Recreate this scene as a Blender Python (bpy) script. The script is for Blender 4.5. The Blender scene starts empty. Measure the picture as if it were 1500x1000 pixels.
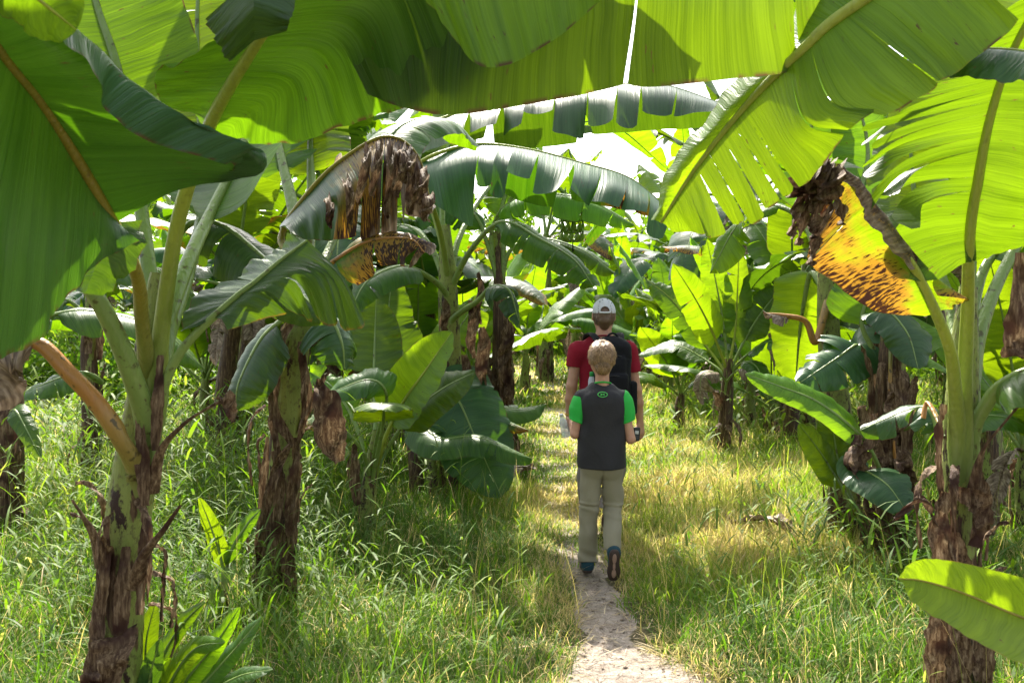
import bpy, math, random
import numpy as np
from mathutils import Vector, Matrix
R = math.radians
rng = np.random.default_rng(7)
random.seed(7)
scene = bpy.context.scene
col = scene.collection

# ------------------------------------------------------------------ camera
CAM_H, FPX, HZ = 1.6, 1458.0, 472.0
def at(px, py, d):
    """point seen at (px,py) of the photograph at distance d"""
    return np.array([(px - 750.0) / FPX * d, d, CAM_H + (HZ - py) / FPX * d])
cam_d = bpy.data.cameras.new('camera'); cam = bpy.data.objects.new('camera', cam_d); col.objects.link(cam)
cam.location = (0, 0, CAM_H); cam.rotation_euler = (R(90), 0, 0)
cam_d.sensor_width = 36; cam_d.lens = FPX * 36 / 1500.0
cam_d.shift_y = -(500 - HZ) / 1500.0
cam_d.clip_start = 0.05; cam_d.clip_end = 2000
cam_d.dof.use_dof = True; cam_d.dof.focus_distance = 6.6; cam_d.dof.aperture_fstop = 7.1
scene.camera = cam

# ------------------------------------------------------------------ light
SUN_EL, SUN_AZ = 48.0, -10.0          # azimuth clockwise from +Y (ahead of the camera)
w = bpy.data.worlds.new('World'); scene.world = w; w.use_nodes = True
nt = w.node_tree; nt.nodes.clear()
sky = nt.nodes.new('ShaderNodeTexSky'); sky.sky_type = 'NISHITA'; sky.sun_disc = False
sky.sun_elevation = R(SUN_EL); sky.sun_rotation = R(SUN_AZ); sky.air_density = 1.0; sky.dust_density = 4.0; sky.ozone_density = 1.0
bg = nt.nodes.new('ShaderNodeBackground'); bg.inputs['Strength'].default_value = 0.15
wo = nt.nodes.new('ShaderNodeOutputWorld')
hz_ = nt.nodes.new('ShaderNodeHueSaturation'); hz_.inputs['Saturation'].default_value = 0.45; nt.links.new(sky.outputs[0], hz_.inputs['Color']); nt.links.new(hz_.outputs[0], bg.inputs[0]); nt.links.new(bg.outputs[0], wo.inputs[0])
sd = bpy.data.lights.new('sun', 'SUN'); sd.energy = 5.0; sd.angle = R(0.53); sd.color = (1.0, 0.93, 0.80)
so = bpy.data.objects.new('sun', sd); col.objects.link(so)
sdir = Vector((math.sin(R(SUN_AZ)) * math.cos(R(SUN_EL)), math.cos(R(SUN_AZ)) * math.cos(R(SUN_EL)), math.sin(R(SUN_EL))))
so.rotation_euler = sdir.to_track_quat('Z', 'Y').to_euler(); so.location = (0, 0, 12)
vs = scene.view_settings; vs.view_transform = 'Standard'; vs.look = 'None'; vs.exposure = 1.62; vs.gamma = 1
scene.cycles.max_bounces = 8; scene.cycles.diffuse_bounces = 4; scene.cycles.glossy_bounces = 3
scene.cycles.transmission_bounces = 6; scene.cycles.transparent_max_bounces = 8
scene.cycles.use_denoising = True; scene.cycles.sample_clamp_indirect = 6

# ------------------------------------------------------------------ object helpers
def link(o, parent=None):
    col.objects.link(o)
    if parent is not None: o.parent = parent
    return o
def tag(o, label=None, cat=None, group=None, kind=None):
    for k, v in (('label', label), ('category', cat), ('group', group), ('kind', kind)):
        if v: o[k] = v
    return o
def empty(name, loc=(0, 0, 0), rz=0.0):
    o = bpy.data.objects.new(name, None); o.empty_display_size = 0.2
    o.location = loc; o.rotation_euler = (0, 0, rz); return link(o)
def mesh_obj(name, V, F, mat, parent=None, uv=None, attrs=None, smooth=True, world=False):
    """V (n,3); F list of quad/tri arrays; uv (n,2) per vertex; attrs {name:(n,)} floats. world: V in world space while parent has a location"""
    V = np.asarray(V, dtype=np.float32)
    if world and parent is not None:
        p = parent; base = np.zeros(3)
        while p is not None: base = base + np.array(p.location); p = p.parent
        V = V - base.astype(np.float32)
    me = bpy.data.meshes.new(name)
    if isinstance(F, np.ndarray): Fs = [F]
    else:
        q = [f for f in F if len(f) == 4]; t = [f for f in F if len(f) == 3]
        Fs = [np.array(a, dtype=np.int32) for a in (q, t) if len(a)]
    tot = np.concatenate([np.full(len(a), a.shape[1], np.int32) for a in Fs])
    idx = np.concatenate([a.reshape(-1) for a in Fs]).astype(np.int32)
    me.vertices.add(len(V)); me.vertices.foreach_set('co', np.ascontiguousarray(V).reshape(-1))
    me.loops.add(len(idx)); me.loops.foreach_set('vertex_index', idx)
    me.polygons.add(len(tot)); me.polygons.foreach_set('loop_start', np.concatenate([[0], np.cumsum(tot)[:-1]]).astype(np.int32))
    me.update(calc_edges=True)
    if smooth: me.polygons.foreach_set('use_smooth', np.ones(len(tot), dtype=bool))
    if uv is not None:
        l = me.uv_layers.new(name='UVMap'); l.data.foreach_set('uv', np.asarray(uv, dtype=np.float32)[idx].reshape(-1))
    for k, a in (attrs or {}).items():
        at_ = me.attributes.new(k, 'FLOAT', 'POINT'); at_.data.foreach_set('value', np.asarray(a, dtype=np.float32))
    for m in (mat if isinstance(mat, (list, tuple)) else [mat]): me.materials.append(m)
    me.validate()
    return link(bpy.data.objects.new(name, me), parent)

# ------------------------------------------------------------------ materials
class NT:
    def __init__(s, name):
        s.m = bpy.data.materials.new(name); s.m.use_nodes = True; s.t = s.m.node_tree; s.t.nodes.clear()
        s.out = s.t.nodes.new('ShaderNodeOutputMaterial')
    def n(s, typ, ins=None, **kw):
        nd = s.t.nodes.new('ShaderNode' + typ)
        for k, v in kw.items(): setattr(nd, k, v)
        for k, v in (ins or {}).items():
            if hasattr(v, 'is_output') or isinstance(v, bpy.types.NodeSocket): s.t.links.new(v, nd.inputs[k])
            else: nd.inputs[k].default_value = v
        return nd
    def math(s, op, a, b=0.0, c=0.0, clamp=False):
        return s.n('Math', {0: a, 1: b, 2: c}, operation=op, use_clamp=clamp).outputs[0]
    def mix(s, f, a, b, typ='MIX'):
        nd = s.n('Mix', data_type='RGBA', blend_type=typ)
        for i, v in ((0, f), (6, a), (7, b)):
            if isinstance(v, bpy.types.NodeSocket): s.t.links.new(v, nd.inputs[i])
            else: nd.inputs[i].default_value = v if i == 0 else (*v, 1) if len(v) == 3 else v
        return nd.outputs[2]
    def noise(s, vec, scale=5, detail=2, rough=0.5, dims='3D', dist=0.0):
        nd = s.n('TexNoise', {'Scale': scale, 'Detail': detail, 'Roughness': rough, 'Distortion': dist}, noise_dimensions=dims)
        if vec is not None: s.t.links.new(vec, nd.inputs['Vector'])
        return nd.outputs[0]
    def ramp(s, f, stops, interp='LINEAR'):
        nd = s.n('ValToRGB', {0: f}); cr = nd.color_ramp; cr.interpolation = interp
        while len(cr.elements) < len(stops): cr.elements.new(0.5)
        for e, (p, c) in zip(cr.elements, stops):
            e.position = p; e.color = (*c, 1) if not isinstance(c, (int, float)) else (c, c, c, 1)
        return nd.outputs[0]
    def maprange(s, v, a, b, c=0.0, d=1.0):
        return s.n('MapRange', {0: v, 1: a, 2: b, 3: c, 4: d}, clamp=True).outputs[0]
    def mapping(s, vec, scale):
        return s.n('Mapping', {'Vector': vec, 'Scale': scale}).outputs[0]
    def bump(s, h, strength, dist=0.01):
        return s.n('Bump', {'Height': h, 'Strength': strength, 'Distance': dist}).outputs[0]
    def pbsdf(s, color, rough=0.5, normal=None, spec=0.5, **kw):
        ins = {'Base Color': color if isinstance(color, bpy.types.NodeSocket) else (*color, 1), 'Roughness': rough, 'Specular IOR Level': spec}
        ins.update(kw)
        if normal is not None: ins['Normal'] = normal
        return s.n('BsdfPrincipled', ins).outputs[0]
    def done(s, sh):
        s.t.links.new(sh, s.out.inputs[0]); return s.m

def leaf_material(name, top_a, top_b, trans_a, trans_b, tw=0.45, rough=0.42, spec=0.5):
    k = NT(name)
    uv = k.n('UVMap', uv_map='UVMap').outputs[0]
    sep = k.n('SeparateXYZ', {0: uv}).outputs
    age = k.n('Attribute', attribute_name='age').outputs['Fac']
    orn = k.n('ObjectInfo').outputs['Random']
    u2 = k.math('MULTIPLY', sep[0], sep[0])
    vc = k.math('SUBTRACT', sep[1], k.math('MULTIPLY', u2, 0.05))
    vw = k.noise(uv, 3.0, 1, dims='2D')
    vc = k.math('ADD', vc, k.math('MULTIPLY', vw, 0.02))
    def streak(sv, su, det=2, z=0.0):
        c = k.n('CombineXYZ', {0: k.math('MULTIPLY', vc, sv), 1: k.math('MULTIPLY', sep[0], su), 2: k.math('ADD', k.math('MULTIPLY', orn, 37.0), z)}).outputs[0]
        return k.noise(c, 1.0, det)
    fine = streak(170, 0.9, 1); mid_ = streak(34, 0.8, 2, 3.0); broad = streak(7, 0.9, 3, 9.0); blot = streak(9, 5, 3, 14.0)
    tone = k.math('ADD', k.math('MULTIPLY', fine, 0.35), k.math('ADD', k.math('MULTIPLY', mid_, 0.35), k.math('MULTIPLY', broad, 0.5)))
    tone = k.maprange(tone, 0.44, 0.74)
    top = k.mix(tone, top_a, top_b)
    tr = k.mix(tone, trans_a, trans_b)
    hsv = k.n('HueSaturation', {'Hue': k.math('MULTIPLY_ADD', orn, 0.03, 0.485), 'Saturation': 1.0, 'Value': k.math('MULTIPLY_ADD', orn, 0.35, 0.85), 'Color': tr}).outputs[0]
    hs2 = k.n('HueSaturation', {'Hue': k.math('MULTIPLY_ADD', orn, 0.03, 0.485), 'Saturation': 1.0, 'Value': k.math('MULTIPLY_ADD', orn, 0.35, 0.85), 'Color': top}).outputs[0]
    # small brown flecks on every leaf
    fl = k.math('MULTIPLY', k.maprange(streak(60, 9, 2, 21.0), 0.67, 0.72), k.maprange(blot, 0.5, 0.62))
    # ageing: green -> yellow -> black-spotted -> dry
    a = k.math('ADD', age, k.math('MULTIPLY_ADD', blot, 0.30, -0.15))
    a = k.math('ADD', a, k.math('MULTIPLY_ADD', mid_, 0.16, -0.08))
    yel = k.maprange(a, 0.26, 0.42)
    spots = streak(105, 7, 4, 31.0)
    thr = k.maprange(a, 0.30, 0.66, 0.61, 0.37)
    sp = k.maprange(k.math('SUBTRACT', spots, thr), -0.01, 0.07)
    sp = k.math('MULTIPLY', sp, k.maprange(a, 0.28, 0.36))
    dead = k.maprange(a, 0.72, 0.84)
    deadc = k.ramp(streak(50, 3, 3, 41.0), [(0.3, (0.07, 0.045, 0.03)), (0.48, (0.18, 0.13, 0.09)), (0.68, (0.34, 0.27, 0.20))])
    ycol = k.mix(mid_, (0.36, 0.15, 0.012), (0.50, 0.28, 0.025))
    def chain(c, ycol):
        c = k.mix(yel, c, ycol); c = k.mix(fl, c, (0.10, 0.06, 0.02)); c = k.mix(sp, c, (0.035, 0.012, 0.006)); return k.mix(dead, c, deadc)
    mg = k.math('MULTIPLY', k.maprange(k.math('ABSOLUTE', sep[0]), .972, .992), k.maprange(streak(14, 0.0, 3, 51.0), .46, .56))
    fl = k.math('MAXIMUM', fl, mg)
    ct = chain(hs2, k.mix(0.45, ycol, (0.1, 0.1, 0.02))); ctr = chain(hsv, ycol)
    # faint cross wrinkles and vein relief
    h = k.math('ADD', k.math('MULTIPLY', fine, 0.35), k.math('MULTIPLY', mid_, 0.9))
    nb = k.bump(h, 0.8, 0.007)
    rr = k.math('ADD', k.math('MULTIPLY_ADD', broad, 0.18, rough - 0.09), k.math('MULTIPLY', k.math('MAXIMUM', dead, yel), 0.2))
    p = k.pbsdf(ct, rr, nb, 0.38)
    t = k.n('BsdfTranslucent', {'Color': ctr, 'Normal': nb}).outputs[0]
    f = k.math('MULTIPLY', k.math('SUBTRACT', 1.0, k.math('MAXIMUM', k.math('MULTIPLY', dead, 0.75), k.math('MULTIPLY', yel, 0.3))), tw)
    return k.done(k.n('MixShader', {0: f, 1: p, 2: t}).outputs[0])
M = {}
M['leaf'] = leaf_material('banana_leaf', (0.028, 0.080, 0.010), (0.062, 0.140, 0.022), (0.085, 0.165, 0.0012), (0.175, 0.31, 0.0025), rough=.38)
M['leaf_dark'] = leaf_material('banana_leaf_old', (0.022, 0.062, 0.020), (0.050, 0.112, 0.042), (0.052, 0.125, 0.0015), (0.105, 0.21, 0.003), tw=0.34, rough=.36)
M['leaf_young'] = leaf_material('banana_leaf_young', (0.055, 0.14, 0.010), (0.10, 0.22, 0.02), (0.155, 0.27, 0.002), (0.275, 0.43, 0.004), tw=0.5)

def stalk_mat(name, a, b, blot=0.5, low=None):
    k = NT(name); vv = k.n('SeparateXYZ', {0: k.n('UVMap', uv_map='UVMap').outputs[0]}).outputs[1]; co = k.n('TexCoord').outputs['Object']
    g = k.noise(co, 4, 3); f = k.noise(k.mapping(co, (60, 60, 8)), 1, 2)
    c = k.mix(g, a, b); c = k.mix(k.maprange(vv, .05, .38), (0.17, 0.24, 0.06), c) if low else c; sp = k.maprange(k.noise(co, 26, 3), 0.60, 0.68)
    c = k.mix(k.math('MULTIPLY', sp, blot), c, (0.07, 0.04, 0.015)); c = k.mix(k.math('MULTIPLY', f, 0.35), c, (0.05, 0.09, 0.02))
    return k.done(k.n('MixShader', {0: 0.12, 1: k.pbsdf(c, 0.38, k.bump(k.math('ADD', f, k.math('MULTIPLY', g, .6)), 0.7, 0.008), **{'Subsurface Weight': 0.0}), 2: k.n('BsdfTranslucent', {'Color': c}).outputs[0]}).outputs[0])
M['stalk'] = stalk_mat('leaf_stalk_green', (0.13, 0.22, 0.04), (0.28, 0.38, 0.10), 0.8)
M['rib'] = stalk_mat('leaf_midrib', (0.26, 0.34, 0.03), (0.40, 0.44, 0.05), 0.2, True)
M['rib_brown'] = stalk_mat('leaf_midrib_brown', (0.26, 0.20, 0.02), (0.36, 0.29, 0.04), 0.4, True)
M['stalk_orange'] = stalk_mat('dying_stalk', (0.36, 0.14, 0.03), (0.52, 0.25, 0.06), 0.9, True)

def trunk_mat(name, green, dry):
    """green: how much green sheath shows (0..1), dry: pale dry fibre amount"""
    k = NT(name); uv = k.n('UVMap', uv_map='UVMap').outputs[0]; s = k.n('SeparateXYZ', {0: uv}).outputs
    co = k.n('TexCoord').outputs['Object']; orn = k.n('ObjectInfo').outputs['Random']
    cc = k.n('VectorMath', {0: co, 1: k.n('CombineXYZ', {0: k.math('MULTIPLY', orn, 20.0)}).outputs[0]}, operation='ADD').outputs[0]
    fib = k.noise(k.mapping(cc, (75, 75, 5)), 1, 4, 0.65); big = k.noise(k.mapping(cc, (9, 9, 3.0)), 1, 4, 0.6); blk = k.noise(k.mapping(cc, (16, 16, 7)), 1, 5, 0.7)
    g = k.mix(k.noise(cc, 6, 2), (0.11, 0.15, 0.015), (0.27, 0.31, 0.08))
    fine = k.maprange(k.noise(k.mapping(cc, (40, 40, 30)), 1, 4, 0.7), 0.52, 0.62)
    g = k.mix(k.math('MULTIPLY', fine, 0.55), g, (0.06, 0.03, 0.02))
    br = k.ramp(fib, [(0.30, (0.028, 0.010, 0.006)), (0.46, (0.055, 0.026, 0.012)), (0.60, (0.13, 0.080, 0.038)), (0.75, (0.33, 0.235, 0.13))])
    dk = k.mix(fib, (0.008, 0.004, 0.003), (0.045, 0.018, 0.010))
    # v grows upward 0..1 : green toward top
    gm = k.math('ADD', k.math('MULTIPLY_ADD', s[1], 0.6, green - 0.45), k.math('MULTIPLY_ADD', big, 2.2, -1.0))
    c = k.mix(k.maprange(gm, 0.36, 0.44), br, g)
    dm = k.math('ADD', blk, k.math('MULTIPLY', s[1], -0.05))
    c = k.mix(k.maprange(dm, 0.52 + dry * 0.1, 0.57 + dry * 0.1), c, dk)
    h = k.math('ADD', fib, k.math('MULTIPLY', blk, 0.6))
    return k.done(k.pbsdf(c, k.math('MULTIPLY_ADD', fib, 0.3, 0.42), k.bump(h, 0.8, 0.012), 0.35))
M['trunk_green'] = trunk_mat('stem_green_mottled', 0.76, 0.0)
M['trunk_brown'] = trunk_mat('stem_brown_peeling', 0.22, 0.8)
M['trunk_mix'] = trunk_mat('stem_green_and_brown', 0.62, 0.5)
M['trunk_dark'] = trunk_mat('stem_dark', 0.58, 0.15)
k = NT('dry_sheath'); uv = k.n('TexCoord').outputs['Object']; f = k.noise(k.mapping(uv, (70, 70, 9)), 1, 4, 0.65); b = k.noise(uv, 7, 3)
c = k.ramp(f, [(0.28, (0.040, 0.020, 0.013)), (0.43, (0.085, 0.048, 0.025)), (0.58, (0.21, 0.14, 0.08)), (0.75, (0.42, 0.32, 0.20))])
c = k.mix(k.maprange(b, 0.5, 0.65), c, (0.05, 0.022, 0.014))
M['dry'] = k.done(k.n('MixShader', {0: 0.15, 1: k.pbsdf(c, 0.7, k.bump(f, 0.8, 0.01), 0.25), 2: k.n('BsdfTranslucent', {'Color': c}).outputs[0]}).outputs[0])

# ------------------------------------------------------------------ curves
def catmull(P, n):
    """resample control points (k,dim) into n points by centripetal-ish Catmull-Rom"""
    P = np.asarray(P, float); k = len(P)
    if k == 2: return P[0] + (P[1] - P[0]) * np.linspace(0, 1, n)[:, None]
    Q = np.vstack([2 * P[0] - P[1], P, 2 * P[-1] - P[-2]])
    s = np.linspace(0, k - 1, n); i = np.minimum(s.astype(int), k - 2); f = (s - i)[:, None]
    a, b, c, d = Q[i], Q[i + 1], Q[i + 2], Q[i + 3]
    return 0.5 * ((2 * b) + (c - a) * f + (2 * a - 5 * b + 4 * c - d) * f ** 2 + (3 * b - a - 3 * c + d) * f ** 3)
def unit(v): return v / np.maximum(np.linalg.norm(v, axis=-1, keepdims=True), 1e-9)
def tangents(C): return unit(np.gradient(C, axis=0))
def tube(C, rad, n=10, up=(0, 0, 1), groove=0.0, flat=1.0, cap=True):
    """tube along C; groove dents the side facing up"""
    C = np.asarray(C, float); m = len(C); rad = np.interp(np.linspace(0, 1, m), np.linspace(0, 1, len(rad)), rad)
    T = tangents(C); up = np.asarray(up, float); up = np.broadcast_to(up, C.shape)
    B = unit(np.cross(T, up)); N = np.cross(B, T)
    th = np.linspace(0, 2 * np.pi, n, endpoint=False)
    rr = 1 - groove * np.exp(-((np.abs((th - np.pi / 2 + np.pi) % (2 * np.pi) - np.pi)) / 0.55) ** 2)
    V = C[:, None] + rad[:, None, None] * (np.cos(th) * rr)[None, :, None] * B[:, None] + rad[:, None, None] * flat * (np.sin(th) * rr)[None, :, None] * N[:, None]
    V = V.reshape(-1, 3); F = []
    i = np.arange(m - 1)[:, None] * n; j = np.arange(n)[None]; j2 = (j + 1) % n
    F = np.stack([i + j, i + j2, i + n + j2, i + n + j], -1).reshape(-1, 4)
    uv = np.stack([np.tile(th, m), np.repeat(np.linspace(0, 1, m), n)], 1)
    return V, F, uv

# ------------------------------------------------------------------ leaf blades
def split_lobes(tears):
    e = [0.0] + sorted(tears) + [1.0]
    return list(zip(e[:-1], e[1:]))
def build_blade(S, L, tears=((), ()), gap=0.10, drop=0.04, ruffle=0.012, age=None, nv=70, nu=9, seed=0, edge=0.05, tmax=(1, 1), rag=0.0, curl=0.0):
    """S(v,t,side)->(…,3). tears: per side list of v positions. Returns V,F,uv,age."""
    r = np.random.default_rng(seed); Vs, Fs, UV, AG = [], [], [], []; off = 0
    for si, side in enumerate((-1, 1)):
        tt = list(tears[si]); ph = r.uniform(0, 6)
        for (a, b) in split_lobes(tt):
            m = max(3, int(round((b - a) * nv)) + 1)
            v = np.linspace(a, b, m)[:, None] * np.ones((1, nu)); t = np.linspace(0, 1, nu)[None] * np.ones((m, 1))
            vc, hw = (a + b) / 2, max((b - a) / 2, 1e-3)
            rel = (v - vc) / hw
            torn = len(tt) > 0
            te = t.copy()
            if torn:
                te = t * (1 - edge * np.abs(rel) ** 6 - r.uniform(0, rag)) * tmax[si]
                g = gap * r.uniform(0.3, 1.6)
                vv = vc + (v - vc) * (1 - g * te ** 1.6) + r.normal(0, 0.25) * g * hw * te ** 2
            else: te = t * tmax[si]; vv = v
            vv = np.clip(vv, 0, 1)
            P = S(vv, te, side)
            e = 1e-3
            dv = S(np.clip(vv + e, 0, 1), te, side) - S(np.clip(vv - e, 0, 1), te, side)
            dt = S(vv, te + e, side) - S(vv, te - e, side)
            N = unit(np.cross(dv, dt)) * side
            rf = ruffle * te ** 1.5 * (np.sin(vv * 19 + ph) + 0.6 * np.sin(vv * 43 + ph * 3) + 0.35 * np.sin(vv * 90 + te * 2 + ph * 5))
            P = P + N * rf[..., None]
            if torn:
                dz = drop * r.uniform(-0.3, 1.3); tw = r.normal(0, 0.5) * drop
                P = P + (N * (r.normal(0, 0.5) * drop + tw * rel)[..., None] * (te ** 1.6)[..., None])
                P[..., 2] -= dz * te ** 2
                P = P + N * (curl * (rel ** 2) * te)[..., None] * r.choice([-1, 1])
            Vs.append(P.reshape(-1, 3)); UV.append(np.stack([te * side, vv * L], -1).reshape(-1, 2))
            AG.append((age(vv, te, side) if age else np.zeros_like(vv)).reshape(-1))
            i = np.arange(m - 1)[:, None] * nu; j = np.arange(nu - 1)[None]
            q = np.stack([i + j, i + j + 1, i + nu + j + 1, i + nu + j], -1).reshape(-1, 4) + off
            if side == 1: q = q[:, ::-1]
            Fs.append(q); off += m * nu
    return np.vstack(Vs), np.vstack(Fs), np.vstack(UV), np.concatenate(AG)

def sampler(C):
    C = np.asarray(C); n = len(C)
    def f(v):
        s = np.clip(v, 0, 1) * (n - 1); i = np.minimum(s.astype(int), n - 2); fr = (s - i)
        if C.ndim > 1: fr = fr[..., None]
        return C[i] * (1 - fr) + C[i + 1] * fr
    return f
def width_profile(v, blunt=1.0):
    return np.minimum(1, np.maximum(v, 0) / 0.14 + 0.03) ** 0.55 * np.maximum(1e-3, 1 - np.clip(v, 0, 1) ** (4.2 * blunt)) ** 0.75

def auto_tears(n, seed, lo=0.06, hi=0.97):
    r = np.random.default_rng(seed)
    return tuple(sorted(r.uniform(lo, hi, r.poisson(n) if n > 0 else 0))), tuple(sorted(r.uniform(lo, hi, r.poisson(n) if n > 0 else 0)))

def arc_leaf(parent, base, az, el, L, W, pet=0.35, droop=70, fold=20, fall=-35, roll=0.0, mat='leaf', rib='rib', stalk_r=0.022,
             tears=5, seed=0, age=None, gap=0.12, drop=0.05, ruffle=0.012, bend_pow=1.6, name='leaf', detail=1.0, rag=0.0, twist=0.0, curl=0.0, side_w=(1, 1), pet_droop=8):
    """free-growing leaf. az degrees clockwise from +Y seen from above (0 = away from camera), el start elevation, droop total bend"""
    tot = pet + L; n = 48; s = np.linspace(0, 1, n)
    ang = R(el) - R(pet_droop) * np.minimum(s * tot / max(pet, .01), 1) - R(droop) * (np.clip((s * tot - pet * 0.6) / (tot - pet * 0.6), 0, 1)) ** bend_pow
    azs = R(az) + R(twist) * s ** 1.5
    d = np.stack([np.sin(azs) * np.cos(ang), np.cos(azs) * np.cos(ang), np.sin(ang)], 1)
    C = np.vstack([np.zeros(3), np.cumsum(d[:-1] * tot / (n - 1), 0)]) + np.asarray(base)
    T = tangents(C); B0 = np.stack([np.cos(azs), -np.sin(azs), 0 * azs], 1); N0 = np.cross(B0, T)
    ra = R(roll) * np.clip(s * 1.6, 0, 1)
    B = B0 * np.cos(ra)[:, None] + N0 * np.sin(ra)[:, None]; N = -B0 * np.sin(ra)[:, None] + N0 * np.cos(ra)[:, None]
    p0 = pet / tot
    seg = np.linspace(p0, 1, 40); cs = sampler(C)(seg); Bs = sampler(B)(seg); Ns = unit(sampler(N)(seg)); Ts = sampler(T)(seg)
    fC, fB, fN, fT = map(sampler, (cs, Bs, Ns, Ts))
    f0, f1 = R(fold), R(fall)
    def S(v, t, side):
        wd = W / 2 * width_profile(v) * side_w[0 if side < 0 else 1]
        f_ = f0 * (1 - 0.4 * v); ph = f_ + (f1 - f_) * t * 0.5 * (0.5 + 0.8 * v)
        x = t * np.cos(ph) * wd; y = t * np.sin(ph) * wd
        return fC(v) + side * fB(v) * x[..., None] + fN(v) * y[..., None] + fT(v) * (0.10 * wd * t ** 2)[..., None]
    te = auto_tears(tears, seed + 5) if not isinstance(tears, tuple) else tears
    nv, nu = int(56 * detail), max(5, int(8 * detail))
    V, F, uv, ag = build_blade(S, L, te, gap, drop, ruffle, age, nv, nu, seed, rag=rag, curl=curl)
    o = mesh_obj(name, V, F, M[mat], parent, uv, {'age': ag}, world=False)
    ru = N.copy()
    rr = [stalk_r * 1.7, stalk_r * 1.05, stalk_r * 0.85, stalk_r * 0.7, stalk_r * 0.5, stalk_r * 0.3, stalk_r * 0.12]
    V2, F2, u2 = tube(C - N * stalk_r * 0.25, rr, 8 if detail < 1.2 else 12, N, groove=0.45)
    mesh_obj('leaf_stalk', V2, F2, M[rib], o, u2)
    return o

AX = {}
def rooted(parent, P):
    """carry a stalk on into the stem it grows from, so that it widens into a sheath instead of ending on the surface"""
    ax = AX.get(parent.name) if parent is not None else None
    if ax is None: return P
    ax = np.asarray(ax); P = np.asarray(P, float)
    i = np.argmin(np.abs(ax[:, 2] - P[0, 2])); j = np.argmin(np.abs(ax[:, 2] - (P[0, 2] - .26)))
    if np.linalg.norm(ax[i, :2] - P[0, :2]) > .35: return P
    q = P.copy(); q[0] = P[0] * .65 + ax[i] * .35
    return np.vstack([ax[j] * .8 + (P[0] - [0, 0, .26]) * .2, q])
def rail_leaf(parent, rails, mid, L=2.0, mat='leaf', rib='rib', stalk=None, rib_r=(0.018, 0.012, 0.004), tears=((), ()), gap=0.08, drop=0.03,
              ruffle=0.010, age=None, seed=0, name='leaf', nv=90, nu=12, edge=0.05, rag=0.0, curl=0.0, ribsink=0.6, ridge=True):
    """blade lofted through rails (each a list of (px,py,distance) from leaf base to tip) at real distances; rails[mid] is the midrib.
    stalk: list of (px,py,d) from the stem to the blade base"""
    Rw = [np.array([at(*p) for p in r_]) for r_ in rails]
    n = 64; C = np.stack([catmull(r_, n) for r_ in Rw])     # (K,n,3)
    sides = {-1: C[:mid + 1][::-1], 1: C[mid:]}
    fs = {k_: [sampler(a) for a in v_] for k_, v_ in sides.items()}
    def S(v, t, side):
        A = fs[side]; K = len(A)
        P = np.stack([a(v) for a in A])       # (K,…,3)
        if K == 1: return P[0]
        s = np.clip(t, -0.01, 1.02) * (K - 1); i = np.clip(np.floor(s).astype(int), 0, K - 2); f = (s - i)[..., None]
        def g(j):
            jj = np.clip(j, 0, K - 1); return np.take_along_axis(P, jj[None, ..., None], 0)[0]
        b, c = g(i), g(i + 1); a = np.where((i == 0)[..., None], 2 * b - c, g(i - 1)); d = np.where((i == K - 2)[..., None], 2 * c - b, g(i + 2))
        return 0.5 * ((2 * b) + (c - a) * f + (2 * a - 5 * b + 4 * c - d) * f ** 2 + (3 * b - a - 3 * c + d) * f ** 3)
    V, F, uv, ag = build_blade(S, L, tears, gap, drop, ruffle, age, nv, nu, seed, edge, rag=rag, curl=curl)
    o = mesh_obj(name, V, F, M[mat], parent, uv, {'age': ag}, world=True)
    if ridge:
        mc = C[mid]
        view = unit(mc - np.array([0, 0, CAM_H]))
        if stalk:
            sp = rooted(parent, [at(*p) for p in stalk]); allp = np.vstack([sp, Rw[mid][1:]]) if np.linalg.norm(sp[-1] - Rw[mid][0]) < 0.3 else np.vstack([sp, Rw[mid]])
            mc = catmull(allp, 80); rr = [rib_r[0] * 2.2, rib_r[0] * 1.5] + list(rib_r)
            ns = len(sp); fr = ns / len(allp)
            rad = np.interp(np.linspace(0, 1, 40), [0, fr * 0.22, fr * 0.5, fr, 1], [rib_r[0] * 1.3, rib_r[0] * 2.1, rib_r[0] * 1.35, rib_r[0], rib_r[-1]])
        else: rad = rib_r
        V2, F2, u2 = tube(mc, rad, 12, (0, 0.05, 1), groove=0.3)
        mesh_obj('leaf_stalk', V2, F2, M[rib], o, u2, world=True)
    return o

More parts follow.
